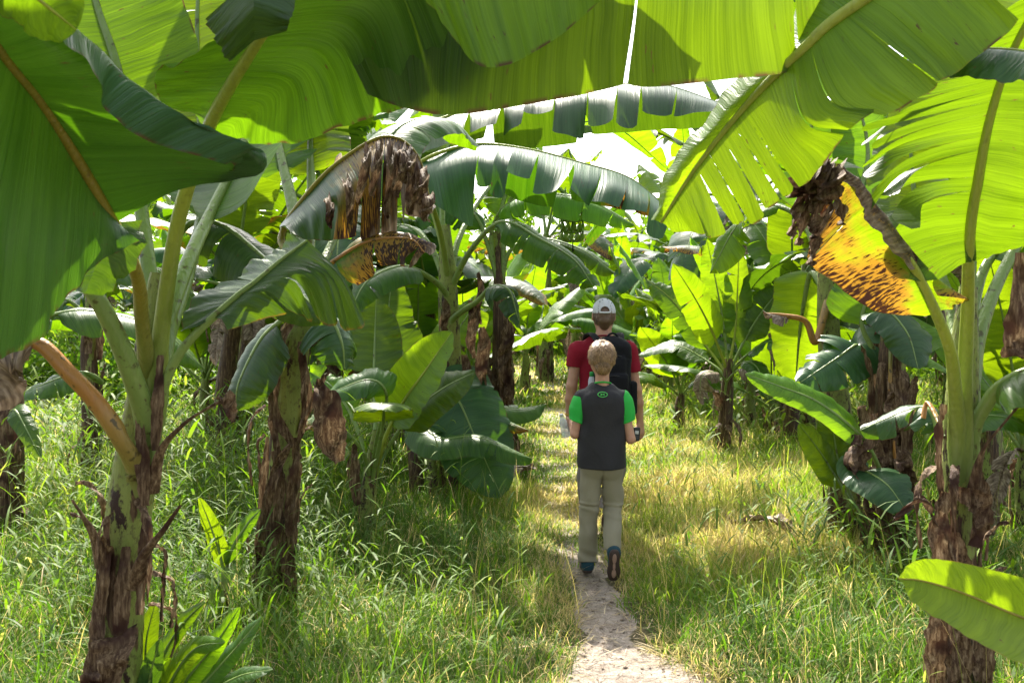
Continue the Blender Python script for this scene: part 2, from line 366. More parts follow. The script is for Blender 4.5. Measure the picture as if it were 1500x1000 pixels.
# ------------------------------------------------------------------ stems
def stem(parent, pts, rads, mat='trunk_brown', seed=0, name='pseudostem', nr=28, sheaths=7, local=False, rough=1.0):
    r = np.random.default_rng(seed); m = 90
    C = catmull(np.array(pts, float), m); rad = np.interp(np.linspace(0, 1, m), np.linspace(0, 1, len(rads)), rads)
    th = np.linspace(0, 2 * np.pi, nr, endpoint=False); T = tangents(C); B = unit(np.cross(T, np.array([0, 1, 0.0]))); N = np.cross(B, T)
    AX.setdefault(parent.name, C) if not local else None
    prof = np.ones((m, nr)); z = np.linspace(0, 1, m)[:, None]
    for i in range(sheaths):                       # each sheath wraps part of the stem and ends in a step
        a0 = r.uniform(0, 2 * np.pi); z1 = r.uniform(0.05, 1.05); wdt = r.uniform(0.9, 2.2); slope = r.normal(0, 0.6)
        dth = (th[None] - a0 - slope * z + np.pi) % (2 * np.pi) - np.pi
        inside = 1 / (1 + np.exp((np.abs(dth) - wdt * (0.6 + 0.4 * (1 - z))) * 22)) * 1 / (1 + np.exp((z - z1 - 0.03 * np.sin(3 * th + a0)) * 90))
        prof += inside * r.uniform(0.025, 0.07) * rough
    prof += 0.02 * rough * np.sin(th[None] * 9 + 8 * z + r.uniform(0, 6)) * np.sin(z * 14 + th[None] * 2) + 0.012 * rough * r.normal(0, 1, (m, nr))
    prof = prof / prof.mean() * 0.92
    V = C[:, None] + (rad[:, None] * prof * np.cos(th))[..., None] * B[:, None] + (rad[:, None] * prof * np.sin(th))[..., None] * N[:, None]
    V = V.reshape(-1, 3)
    i = np.arange(m - 1)[:, None] * nr; j = np.arange(nr)[None]; j2 = (j + 1) % nr
    F = np.stack([i + j, i + j2, i + nr + j2, i + nr + j], -1).reshape(-1, 4)
    uv = np.stack([np.tile(th, m), np.repeat(np.linspace(0, 1, m), nr)], 1)
    return mesh_obj(name, V, F, M[mat], parent, uv, world=not local)

def strip(parent, C, widths, side, mat='dry', name='dry_sheath', seed=0, cup=0.3, crinkle=0.01, nu=7, world=True, thick=0.004):
    """a dry fibrous strip along C: width list, side = direction(s) across"""
    r = np.random.default_rng(seed); C = catmull(np.array(C, float), 26); m = len(C)
    wd = np.interp(np.linspace(0, 1, m), np.linspace(0, 1, len(widths)), widths)
    T = tangents(C); B = unit(np.broadcast_to(np.asarray(side, float), C.shape) - T * (T @ np.asarray(side, float))[:, None]); N = np.cross(B, T)
    t = np.linspace(-1, 1, nu)
    ph = r.uniform(0, 6, 4)
    z = np.linspace(0, 1, m)[:, None]
    off = cup * (t[None] ** 2) * wd[:, None] * 0.5 + crinkle * (np.sin(z * 17 + ph[0] + t[None] * 2) + np.sin(z * 31 + ph[1] + t[None] * 5) * 0.6) + r.normal(0, crinkle * 0.25, (m, nu))
    wv = t[None] * wd[:, None] * 0.5 * (1 + r.normal(0, 0.06, (m, 1)))
    V = C[:, None] + wv[..., None] * B[:, None] - off[..., None] * N[:, None]
    V = V.reshape(-1, 3); i = np.arange(m - 1)[:, None] * nu; j = np.arange(nu - 1)[None]
    F = np.stack([i + j, i + j + 1, i + nu + j + 1, i + nu + j], -1).reshape(-1, 4)
    return mesh_obj(name, V, F, M[mat], parent, np.stack([np.tile(t, m), np.repeat(z[:, 0], nu)], 1), {'age': np.ones(m * nu)}, world=world)

def dress(parent, base, h, rad, n, seed, local=True, lo=0.1, hi=1.0, length=(0.25, 0.6), mat='dry', wid=(0.03, 0.09)):
    """dry sheaths peeling off a stem whose foot is at base (local coordinates)"""
    r = np.random.default_rng(seed); base = np.asarray(base, float)
    for i in range(n):
        a = r.uniform(0, 2 * np.pi); z0 = h * r.uniform(lo, hi); ln = r.uniform(*length); out = r.uniform(0.02, 0.14)
        d = np.array([math.cos(a), math.sin(a), 0]); rr = rad * 1.08
        if r.random() < 0.6:      # hangs down
            pts = [base + d * rr * 0.9 + [0, 0, z0], base + d * (rr + 0.02 + out * .4) + [0, 0, z0 - ln * 0.15], base + d * (rr + out * .8) + [0, 0, z0 - ln * 0.5], base + d * (rr + out * 0.6) + [0, 0, max(0.02, z0 - ln)]]
        else:                     # peels upward and out
            pts = [base + d * rr * 0.95 + [0, 0, max(0, z0 - ln * 0.5)], base + d * rr * 1.0 + [0, 0, z0 - ln * 0.1], base + d * (rr + out * 0.7) + [0, 0, z0 + ln * 0.15], base + d * (rr + out * 1.3) + [0, 0, z0 + ln * 0.3 - out * .4]]
        wv = r.uniform(*wid); strip(parent, pts, [wv, wv * 1.2, wv * 0.8, wv * 0.25], np.cross(d, [0, 0, 1]), mat, seed=seed * 31 + i, world=not local, crinkle=0.006)

def dead_leaf(parent, base, az, L, W, seed, local=True, name='dry_leaf', el=20, droop=105, age0=1.0):
    return arc_leaf(parent, base, az, el, L, W, pet=0.18, droop=droop, fold=75, fall=-30, tears=3, seed=seed, age=lambda v, t, s: np.full_like(v, age0), rib='dry', stalk_r=0.012,
                    gap=0.25, drop=0.04, ruffle=0.02, bend_pow=0.5, name=name, detail=0.9, rag=0.15, twist=30)
# ------------------------------------------------------------------ banana plants
def path_leaf(parent, pts, W, nrm=(0, -1, 0.4), fold=15, fall=-30, mat='leaf', rib='rib', rib_r=0.016, p0=0.0, tears=4, seed=0, age=None, gap=0.12,
              drop=0.04, ruffle=0.010, detail=1.0, rag=0.0, name='leaf', curl=0.0, nrm2=None, side_w=(1, 1), local=False, blunt=1.0):
    """leaf whose midrib (stalk included) runs through pts (px,py,distance); blade starts at fraction p0; nrm = way the blade faces"""
    C0 = np.array([at(*p) if not local else p for p in pts], float); C1 = C0 if local else rooted(parent, C0)
    if len(C1) > len(C0): l0 = np.linalg.norm(np.diff(C0, axis=0), axis=1).sum(); p0 = (len(C1) - 1 - (len(C0) - 1) * (1 - p0)) / (len(C1) - 1)
    C = catmull(C1, 60)
    ln = np.linalg.norm(np.diff(C, axis=0), axis=1).sum()
    s = np.linspace(0, 1, 60)[:, None]
    n_ = np.asarray(nrm, float) * (1 - s) + np.asarray(nrm2 if nrm2 is not None else nrm, float) * s
    T = tangents(C); B = unit(np.cross(T, n_)); N = np.cross(B, T)
    seg = np.linspace(p0, 1, 40); fC, fB, fN, fT = [sampler(sampler(a)(seg)) for a in (C, B, N, T)]
    f0, f1 = R(fold), R(fall)
    def S(v, t, side):
        wd = W / 2 * width_profile(v, blunt) * side_w[0 if side < 0 else 1]; ph = f0 + (f1 - f0) * t * 0.6
        return fC(v) + side * fB(v) * (t * np.cos(ph) * wd)[..., None] + fN(v) * (t * np.sin(ph) * wd)[..., None] + fT(v) * (0.10 * wd * t ** 2)[..., None]
    te = auto_tears(tears, seed + 5) if not isinstance(tears, tuple) else tears; ruffle = min(ruffle, .022 * W)
    V, F, uv, ag = build_blade(S, ln * (1 - p0), te, gap, drop, ruffle, age, int(60 * detail), max(5, int(9 * detail)), seed, rag=rag, curl=curl)
    o = mesh_obj(name, V, F, M[mat], parent, uv, {'age': ag}, world=not local)
    rad = np.interp(np.linspace(0, 1, 30), [0, .10, .22, max(p0, .32), 1], [rib_r * 1.3, rib_r * 2.2, rib_r * 1.5, rib_r * 1.05, rib_r * 0.15]); ruffle = ruffle
    V2, F2, u2 = tube(C, rad, 10, N, groove=0.35)
    mesh_obj('leaf_stalk', V2, F2, M[rib], o, u2, world=not local)
    return o
def plant(name, px, py_base, d, label, cat='banana plant', group=None):
    x = (px - 750) / FPX * d
    o = empty(name, (x, d, 0)); return tag(o, label, cat, group)
def tip_age(a0=0.0, tip=0.6, edge_=0.2, pw=3):
    return lambda v, t, s: np.clip(a0 + tip * v ** pw + edge_ * t ** 4, 0, 1)

# ---- the big plant at the left edge of the path
A = plant('banana_plant', 168, 0, 3.8, 'thick brown and green banana stem with a dying orange leaf stalk and broken stubs')
stem(A, [at(166, 1100, 3.8), at(170, 960, 3.8), at(180, 820, 3.8), at(196, 700, 3.8), at(212, 600, 3.8), at(222, 500, 3.8), at(235, 400, 3.8)],
     [0.106, 0.096, 0.090, 0.087, 0.080, 0.064, 0.042], 'trunk_green', 3, sheaths=9, nr=44)
def stalk(parent, pts, rad, mat='stalk', name='leaf_stalk', groove=0.35, up=(0, 0.1, 1), flat=1.0):
    V, F, u = tube(catmull(np.array([at(*p) for p in pts]), 40), rad, 14, up, groove, flat)
    return mesh_obj(name, V, F, M[mat], parent, u, world=True)
H1 = rail_leaf(A, [
    [(205, 350, 3.12), (108, 415, 3.0), (45, 512, 2.75), (-120, 500, 2.3), (-280, 260, 1.9), (-260, -40, 1.7)],
    [(188, 338, 3.12), (112, 340, 2.9), (50, 330, 2.6), (-70, 280, 2.2), (-170, 90, 1.85), (-230, -80, 1.65)],
    [(172, 325, 3.12), (120, 245, 2.85), (60, 150, 2.55), (0, 75, 2.25), (-80, -50, 1.9), (-200, -170, 1.6)],
    [(235, 290, 3.05), (260, 240, 2.85), (160, 165, 2.5), (55, 60, 2.2), (-20, -80, 1.9), (-150, -200, 1.6)],
    [(290, 268, 3.0), (378, 250, 2.82), (262, 170, 2.5), (98, 42, 2.25), (20, -80, 2.0), (-100, -220, 1.7)],
    [(305, 262, 2.97), (385, 222, 2.80), (250, 165, 2.44), (100, 40, 2.18), (22, -70, 1.96), (-100, -220, 1.68)],
    [(320, 262, 2.95), (340, 240, 2.72), (205, 200, 2.36), (112, 85, 2.12), (30, -50, 1.92), (-100, -215, 1.68)]],
    2, L=1.9, mat='leaf_dark', rib='rib_brown', stalk=[(216, 560, 3.78), (208, 470, 3.6), (196, 390, 3.35)], rib_r=(0.020, 0.016, 0.006),
    tears=((), ()), ruffle=0.012, seed=11, nu=26, nv=90)
rail_leaf(A, [   # fold at the base of the big leaf
    [(205, 325, 3.22), (212, 360, 3.2), (190, 400, 3.2), (150, 432, 3.18)],
    [(160, 325, 3.12), (160, 350, 3.1), (140, 390, 3.1), (125, 430, 3.12)],
    [(135, 345, 3.16), (112, 370, 3.15), (105, 395, 3.14), (108, 425, 3.14)]], 1, L=0.3, mat='leaf_dark', ridge=False, nv=20, seed=4, name='leaf_fold')
H2 = rail_leaf(A, [
    [(300, 186, 3.4), (232, 138, 3.25), (240, 100, 3.1), (335, 40, 2.9), (380, -60, 2.75), (430, -150, 2.7)],
    [(302, 190, 3.35), (290, 130, 3.2), (310, 85, 3.05), (375, 22, 2.85), (430, -60, 2.72), (470, -150, 2.7)],
    [(303, 194, 3.3), (335, 130, 3.12), (372, 70, 2.95), (410, 10, 2.8), (455, -70, 2.7), (490, -160, 2.65)],
    [(318, 198, 3.32), (400, 140, 3.2), (470, 80, 3.1), (540, 10, 3.0), (590, -80, 2.9), (560, -170, 2.8)],
    [(322, 200, 3.36), (395, 208, 3.3), (505, 182, 3.25), (592, 150, 3.2), (690, 120, 3.15), (760, -20, 3.0)]],
    2, L=2.0, mat='leaf', rib='rib', stalk=[(232, 600, 3.78), (238, 470, 3.72), (262, 320, 3.55)], rib_r=(0.024, 0.020, 0.008),
    tears=((), (0.70,)), gap=0.05, ruffle=0.016, seed=12, nu=16, nv=80)
rail_leaf(A, [   # torn flap of that leaf turned over its midrib
    [(300, 28, 2.78), (318, 62, 2.78), (335, 92, 2.82)],
    [(365, -30, 2.66), (372, 8, 2.62), (372, 60, 2.74)],
    [(445, -45, 2.66), (428, 20, 2.60), (420, 45, 2.66)]], 1, L=0.4, mat='leaf_dark', ridge=False, nv=24, seed=14, name='leaf_flap', ruffle=.005)
# upright paler leaves behind
path_leaf(A, [(236, 520, 3.85), (216, 380, 4.0), (196, 230, 4.2), (172, 100, 4.3), (140, 0, 4.4), (115, -120, 4.5), (100, -260, 4.5)], 0.72, (0.25, -1, 0.1), 12, -10, 'leaf', 'stalk', 0.022, p0=0.42, tears=0, seed=15)
path_leaf(A, [(244, 520, 3.9), (275, 400, 4.2), (300, 280, 4.6), (292, 150, 4.9), (290, 0, 5.1), (310, -160, 5.2)], 0.66, (-0.1, -1, 0.2), 10, -15, 'leaf', 'stalk', 0.022, p0=0.40, tears=1, seed=16)
path_leaf(A, [(238, 560, 3.85), (262, 420, 4.0), (325, 280, 4.4), (420, 100, 5.0), (560, -60, 5.6), (720, -160, 6.2)], 0.70, (0, -0.5, -1), 10, -25, 'leaf', 'stalk', 0.026, p0=0.34, tears=3, seed=17)
path_leaf(A, [(222, 640, 3.74), (190, 540, 3.62), (150, 450, 3.5), (104, 385, 3.45), (40, 300, 3.5), (-120, 200, 3.6), (-300, 220, 3.7)], 0.6, (0, 0.2, 1), 10, -35, 'leaf_dark', 'stalk', 0.026, p0=0.5, tears=2, seed=18)
path_leaf(A, [(112, 44, 1.86), (70, 10, 1.84), (20, -30, 1.82), (-60, -70, 1.8)][::-1], 0.17, (-0.3, -1, -0.6), 0, -10, 'leaf', 'rib', 0.006, tears=0, seed=19, blunt=1.5)
# dying orange stalk with a brown leaf hanging at its end
path_leaf(A, [(208, 700, 3.72), (176, 640, 3.62), (140, 588, 3.56), (100, 545, 3.5), (60, 505, 3.48), (20, 500, 3.46), (-10, 530, 3.46), (-20, 610, 3.46)], 0.26, (0.1, -0.6, 1), 20, -90, 'leaf_dark', 'stalk_orange', 0.024, p0=0.60,
          tears=5, age=lambda v, t, s: np.full_like(v, 0.95), seed=20, gap=.3, ruffle=.02, name='dying_leaf')
# dry stalks and stubs
for i, (p, rr) in enumerate([([(222, 720, 3.72), (236, 660, 3.66), (268, 622, 3.62), (300, 600, 3.6), (334, 582, 3.6)], [0.030, 0.018, 0.011, 0.009, 0.016]),
              ([(150, 830, 3.70), (140, 790, 3.66), (124, 760, 3.62), (106, 732, 3.6)], [0.030, 0.022, 0.014, 0.009]),
              ([(196, 860, 3.69), (212, 812, 3.63), (240, 775, 3.6), (264, 740, 3.58)], [0.034, 0.024, 0.015, 0.008])]):
    stalk(A, p, rr, 'dry', 'dry_stalk', 0.5, flat=0.55)
strip(A, [at(320, 588, 3.6), at(332, 582, 3.58), at(338, 596, 3.58), at(342, 618, 3.58)], [0.02, 0.06, 0.05, 0.02], (1, 0, 0.3), seed=8, name='dry_leaf')
strip(A, [at(170, 930, 3.67), at(168, 950, 3.62), at(165, 985, 3.61), at(160, 1040, 3.64)], [0.16, 0.15, 0.08, 0.05], (1, 0, 0), seed=9, crinkle=0.012)
strip(A, [at(140, 1120, 3.68), at(138, 1010, 3.66), at(140, 930, 3.67), at(150, 850, 3.70)], [0.05, 0.09, 0.06, 0.03], (1, 0, 0), seed=10)
strip(A, [at(150, 985, 3.66), at(140, 990, 3.62), at(132, 1010, 3.62), at(130, 1040, 3.64)], [0.03, 0.08, 0.09, 0.05], (1, 0, 0.2), seed=12)
for i, (p0_, p1_, w_) in enumerate([((205, 610), (214, 740), .06), ((236, 520), (228, 660), .05), ((186, 800), (176, 950), .07), ((158, 760), (150, 900), .05), ((212, 760), (205, 900), .045)]):
    a_, b_ = at(*p0_, 3.70), at(*p1_, 3.68); md = (a_ + b_) / 2 + np.array([0.006, -0.012, 0])
    strip(A, [a_, md, b_], [w_ * 0.4, w_, w_ * 0.6], (1, 0, 0.1), seed=60 + i, cup=0.5, crinkle=0.004)
# broken leaf hanging over to the right
rail_leaf(A, [
    [(262, 492, 3.62), (272, 455, 3.75), (330, 405, 3.85), (395, 372, 3.8), (442, 350, 3.75)],
    [(312, 466, 3.66), (340, 440, 3.66), (375, 412, 3.66), (410, 382, 3.66), (450, 352, 3.66)],
    [(325, 466, 3.62), (375, 430, 3.6), (425, 410, 3.58), (475, 400, 3.56), (500, 400, 3.58)],
    [(330, 470, 3.62), (412, 448, 3.6), (455, 470, 3.6), (500, 478, 3.6), (540, 468, 3.62)]],
    1, L=0.9, mat='leaf_dark', rib='stalk', stalk=[(228, 680, 3.72), (232, 590, 3.72), (268, 510, 3.68)], rib_r=(0.016, 0.012, 0.005),
    tears=((0.5,), (0.30, 0.52, 0.74)), gap=0.18, drop=0.03, ruffle=0.012, seed=21, age=lambda v, t, s: 0.34 * (t > 0.9) * (s > 0), nu=10)
path_leaf(A, [(236, 560, 3.9), (240, 420, 4.2), (268, 335, 4.5), (320, 328, 4.5), (380, 372, 4.4), (430, 420, 4.35), (485, 475, 4.3)], 0.42, (-0.2, -0.2, 1), 10, -75, 'leaf_dark', 'stalk', 0.016, p0=0.42, tears=3, seed=22)

dress(A, (.05, -.01, 0), .95, .095, 12, 901, lo=.15, hi=1.0, length=(.2, .5), wid=(.008, .035))
# ---- second stem left of the path
B = plant('banana_plant', 398, 0, 5.6, 'ragged brown banana stem with withered yellow leaf arching on top')
stem(B, [at(396, 895, 5.6), at(398, 800, 5.6), at(410, 700, 5.6), at(420, 600, 5.6), at(434, 500, 5.6), at(446, 420, 5.65), at(448, 340, 5.7)], [0.125, 0.105, 0.095, 0.088, 0.080, 0.066, 0.04], 'trunk_mix', 5, sheaths=10, nr=36, rough=1.4)
for i, (pts, wv) in enumerate([([(428, 470), (408, 520), (402, 600), (424, 640), (440, 672)], .07), ([(434, 640), (434, 690), (424, 760), (428, 800)], .06), ([(392, 640), (386, 720), (380, 800), (376, 870)], .05), ([(450, 610), (470, 560), (482, 545)], .035),
        ([(402, 660), (410, 720), (402, 800), (406, 880)], .06), ([(425, 650), (405, 690), (388, 760), (380, 830)], .06), ([(396, 560), (404, 640), (416, 700)], .05), ([(430, 700), (434, 760), (428, 840)], .03), ([(440, 500), (450, 580), (438, 650)], .06), ([(415, 780), (425, 840), (430, 890)], .08)]):
    strip(B, [at(x, y, 5.6 - 0.13 - 0.02 * (i % 3)) for x, y in pts], [wv * 0.5, wv, wv * 0.8, wv * 0.3], (1, 0, 0.15), seed=80 + i, crinkle=0.014, cup=0.6)
age8 = lambda v, t, s: np.clip(np.where(s > 0, 0.05 + 0.95 * np.clip((v - 0.12) * 1.1, 0, 0.75), 0.1 + 0.8 * v) + 0.3 * t ** 3 * (v > 0.3), 0, 0.98)
rail_leaf(B, [
    [(412, 325, 5.9), (455, 270, 6.0), (510, 222, 6.05), (560, 205, 6.0), (615, 235, 5.9), (632, 300, 5.85)],
    [(410, 330, 5.8), (450, 285, 5.8), (500, 235, 5.8), (565, 200, 5.78), (612, 228, 5.75), (634, 312, 5.75)],
    [(412, 338, 5.68), (465, 310, 5.6), (520, 275, 5.55), (560, 250, 5.55), (600, 260, 5.6), (625, 315, 5.7)],
    [(415, 344, 5.62), (468, 352, 5.55), (515, 350, 5.5), (560, 345, 5.5), (590, 320, 5.6), (622, 318, 5.7)]],
    1, L=1.4, mat='leaf_dark', rib='rib_brown', stalk=[(446, 440, 5.62), (432, 385, 5.7), (412, 345, 5.8)], rib_r=(0.020, 0.014, 0.004),
    tears=((0.4, 0.7), (0.42, 0.60, 0.72, 0.84)), gap=0.10, drop=0.05, ruffle=0.02, seed=23, age=age8, nu=12, name='dying_leaf')
for i, (x0, y0, x1, y1, wv) in enumerate([(505, 262, 512, 330, .05), (478, 290, 482, 335, .05), (556, 210, 545, 290, .05), (572, 208, 566, 320, .05), (588, 215, 580, 290, .07), (603, 228, 600, 315, .07), (617, 250, 612, 300, .08), (628, 285, 620, 325, .07), (595, 222, 592, 270, .09), (540, 215, 525, 300, .05)]):
    strip(B, [at(x0, y0, 5.62), at((x0 + x1) / 2 + 4, (y0 * 2 + y1) / 3, 5.46), at(x1, y1 - 12, 5.44), at(x1 + 3, y1, 5.44)], [wv * .7, wv, wv * .8, wv * .25], (1, 0.2, 0.1), seed=100 + i, crinkle=0.018, cup=0.8, name='dry_leaf_shred')
path_leaf(B, [(448, 440, 5.7), (470, 400, 5.7), (500, 375, 5.6), (545, 352, 5.5), (600, 350, 5.4), (622, 370, 5.4)], 0.36, (0.1, -0.8, 0.7), 5, -50, 'leaf', 'stalk_orange', 0.014, p0=0.35, tears=5, seed=25,
          age=lambda v, t, s: 0.15 + 0.55 * v + 0.2 * t, gap=.2, name='dying_leaf')
path_leaf(B, [(440, 420, 5.7), (432, 320, 6.0), (412, 230, 6.3), (395, 140, 6.6), (370, 20, 6.9)], 0.6, (0, -1, 0.2), 10, -20, 'leaf', 'stalk', 0.03, p0=0.45, tears=1, seed=26)
path_leaf(B, [(450, 420, 5.8), (456, 300, 6.2), (455, 200, 6.5), (462, 80, 6.8)], 0.55, (-.3, -1, 0.1), 10, -20, 'leaf', 'stalk', 0.026, p0=0.5, tears=1, seed=27)
path_leaf(B, [(455, 430, 5.8), (480, 370, 6.1), (520, 290, 6.4), (580, 190, 6.8), (650, 175, 7.2), (700, 215, 7.4)], 0.5, (0, -.3, 1), 10, -45, 'leaf', 'stalk', 0.02, p0=0.4, tears=3, seed=28)
path_leaf(B, [(436, 450, 5.6), (410, 470, 5.5), (380, 500, 5.45), (350, 560, 5.4), (345, 600, 5.4)], 0.42, (-.2, -.5, 1), 10, -60, 'leaf_dark', 'stalk', 0.014, p0=0.3, tears=2, seed=29)
path_leaf(B, [(448, 460, 5.6), (480, 462, 5.5), (500, 500, 5.4), (505, 540, 5.4)], 0.38, (.3, -.4, 1), 10, -70, 'leaf_dark', 'stalk', 0.014, p0=0.3, tears=2, seed=30)
strip(B, [at(462, 560, 5.5), at(478, 590, 5.4), at(485, 640, 5.38), at(498, 676, 5.38)], [0.02, 0.14, 0.18, 0.05], (1, 0.2, 0.1), seed=31, name='dry_leaf', crinkle=0.02, cup=0.9)
path_leaf(B, [(470, 700, 5.9), (440, 690, 5.7)], 0.02, seed=3, rib='dry', rib_r=0.006, tears=0) if False else None

dress(B, (.05, 0, 0), 1.3, .09, 16, 902, lo=.1, hi=1.0, length=(.25, .6), wid=(.01, .05))
# ---- young plant left of the path
D = plant('young_banana_plant', 535, 0, 7.3, 'young banana plant with broad glossy leaves and short dark stem in the grass')
stem(D, [at(537, 800, 7.3), at(537, 740, 7.3), at(545, 680, 7.3), at(552, 630, 7.3)], [0.075, 0.062, 0.055, 0.035], 'trunk_dark', 6, sheaths=5, nr=24)
strip(D, [at(520, 650, 7.2), at(518, 690, 7.15), at(524, 740, 7.15)], [0.03, 0.10, 0.05], (1, 0, 0), seed=33, name='dry_leaf')
path_leaf(D, [(548, 680, 7.3), (550, 620, 7.4), (548, 560, 7.55), (549, 500, 7.65), (551, 438, 7.7)], 0.44, (-0.15, -1, 0.15), 8, -10, 'leaf', 'stalk', 0.014, p0=0.46, tears=1, seed=34)
path_leaf(D, [(555, 690, 7.3), (565, 640, 7.2), (590, 590, 7.1), (625, 540, 7.0), (662, 486, 6.95)], 0.42, (-0.7, -1, -0.1), 18, 20, 'leaf_young', 'rib', 0.014, p0=0.34, tears=0, seed=35)
path_leaf(D, [(545, 690, 7.3), (552, 640, 7.15), (566, 580, 6.9), (540, 556, 6.85), (472, 580, 6.85)], 0.33, (-0.05, -0.75, 1), 15, -30, 'leaf', 'stalk', 0.012, p0=0.50, tears=0, seed=36)
path_leaf(D, [(556, 690, 7.3), (578, 640, 7.2), (610, 600, 7.15), (650, 568, 7.15), (694, 545, 7.2)], 0.36, (-0.2, -1, 0.9), 10, -25, 'leaf', 'stalk', 0.012, p0=0.34, tears=0, seed=37)
path_leaf(D, [(548, 700, 7.25), (556, 650, 7.1), (562, 610, 6.9), (560, 590, 6.7), (556, 600, 6.45)], 0.42, (0.0, -0.2, 1), 10, -30, 'leaf_young', 'stalk', 0.012, p0=0.45, tears=0, seed=38)
path_leaf(D, [(540, 700, 7.25), (530, 660, 7.1), (505, 630, 7.0), (470, 612, 7.0), (445, 622, 7.0)], 0.28, (0, -0.5, 1), 15, -40, 'leaf', 'stalk', 0.012, p0=0.4, tears=1, seed=39, age=tip_age(0, .5, .2))
path_leaf(D, [(540, 690, 7.35), (520, 620, 7.5), (490, 570, 7.6), (455, 545, 7.7)], 0.3, (0.2, -1, 0.6), 15, -20, 'leaf_young', 'stalk', 0.012, p0=0.4, tears=1, seed=40)
# sucker at the foot of the big left plant
E1 = plant('banana_sucker', 225, 0, 4.0, 'cluster of narrow young banana leaves at the foot of the thick orange-stalked stem')
for i, (pts, wv, nn, mt) in enumerate([
    ([(222, 1075, 4.0), (232, 980, 3.98), (262, 920, 3.95), (300, 880, 3.92)], .085, (-.5, -1, .3), 'leaf'),
    ([(226, 1075, 4.0), (270, 1000, 3.9), (310, 950, 3.85), (352, 888, 3.8)], .11, (-.6, -1, .2), 'leaf_young'),
    ([(228, 1078, 4.0), (290, 1010, 3.85), (340, 955, 3.8), (384, 902, 3.75)], .12, (-.3, -.8, 1), 'leaf'),
    ([(220, 1078, 4.0), (215, 1000, 3.95), (214, 940, 3.9), (228, 880, 3.9)], .10, (.2, -1, .2), 'leaf'),
    ([(218, 1080, 3.9), (215, 1030, 3.8), (222, 980, 3.75), (235, 935, 3.72)], .09, (.5, -1, 0), 'leaf_dark'),
    ([(230, 1080, 3.95), (300, 1020, 3.8), (350, 990, 3.75), (400, 980, 3.7)], .10, (.0, -.6, 1), 'leaf'),
    ([(224, 1080, 3.95), (250, 1000, 3.9), (285, 950, 3.85), (330, 940, 3.8)], .10, (.0, -.9, .7), 'leaf_young')]):
    path_leaf(E1, pts, wv, nn, 12, -20, mt, 'stalk', 0.006, p0=0.12, tears=0, seed=200 + i, detail=0.8)
E2 = plant('banana_sucker', 330, 0, 5.2, 'single slender banana shoot between the orange-stalked stem and the ragged stem')
for i, (pts, wv, nn, mt) in enumerate([([(328, 905, 5.2), (326, 830, 5.2), (312, 780, 5.18), (292, 728, 5.15)], .11, (-.3, -1, .2), 'leaf_young'),
    ([(330, 905, 5.2), (334, 820, 5.2), (360, 770, 5.2), (382, 745, 5.2)], .08, (.2, -1, .6), 'leaf'), ([(328, 905, 5.2), (322, 860, 5.1), (300, 840, 5.0), (276, 850, 4.9)], .08, (0, -.6, 1), 'leaf')]):
    path_leaf(E2, pts, wv, nn, 12, -20, mt, 'stalk', 0.009, p0=0.3, tears=0, seed=210 + i, detail=0.8)
stem(E2, [at(329, 915, 5.2), at(329, 880, 5.2), at(328, 850, 5.2)], [0.03, 0.026, 0.018], 'trunk_dark', 44, sheaths=3, nr=14)

# ---- clump by the path, left
G1 = plant('banana_plant', 620, 0, 8.9, 'pair of yellowish banana stems, a huge dark leaf resting on the grass')
stem(G1, [at(612, 745, 8.9), at(610, 690, 8.9), at(604, 620, 9.0), at(598, 560, 9.1)], [0.085, 0.08, 0.075, 0.05], 'trunk_brown', 7, nr=24)
stem(G1, [at(634, 748, 8.8), at(634, 700, 8.8), at(628, 640, 8.9)], [0.06, 0.055, 0.035], 'trunk_green', 8, nr=20)
path_leaf(G1, [(622, 620, 8.9), (645, 570, 8.7), (668, 580, 8.5), (700, 650, 8.35), (735, 728, 8.3)], 0.80, (0.3, -1, 0.35), 5, -20, 'leaf_dark', 'stalk', 0.014, p0=0.25, tears=1, seed=41)
path_leaf(G1, [(618, 640, 8.8), (600, 600, 8.6), (640, 640, 8.2), (700, 640, 8.1), (780, 672, 8.0)], 0.36, (0, -0.25, 1), 10, -50, 'leaf', 'stalk', 0.012, p0=0.3, tears=2, seed=42)
path_leaf(G1, [(610, 600, 9.0), (640, 520, 9.1), (680, 470, 9.2), (700, 430, 9.3)], 0.45, (-0.4, -1, 0.2), 10, -20, 'leaf_young', 'stalk', 0.014, p0=0.3, tears=1, seed=43)
path_leaf(G1, [(606, 600, 9.0), (590, 520, 9.1), (570, 470, 9.2), (575, 400, 9.3)], 0.5, (0.2, -1, 0.2), 10, -20, 'leaf', 'stalk', 0.014, p0=0.3, tears=2, seed=44)
path_leaf(G1, [(628, 650, 8.8), (650, 600, 8.9), (690, 590, 9.0), (760, 600, 9.1), (800, 592, 9.2)], 0.34, (0, -0.4, 1), 10, -40, 'leaf', 'stalk', 0.012, p0=0.3, tears=2, seed=45)
path_leaf(G1, [(630, 660, 8.8), (670, 620, 8.7), (720, 612, 8.6), (775, 630, 8.5)], 0.28, (0.1, -0.4, 1), 10, -40, 'leaf', 'stalk', 0.012, p0=0.3, tears=2, seed=46, age=tip_age(0, .5, .1))

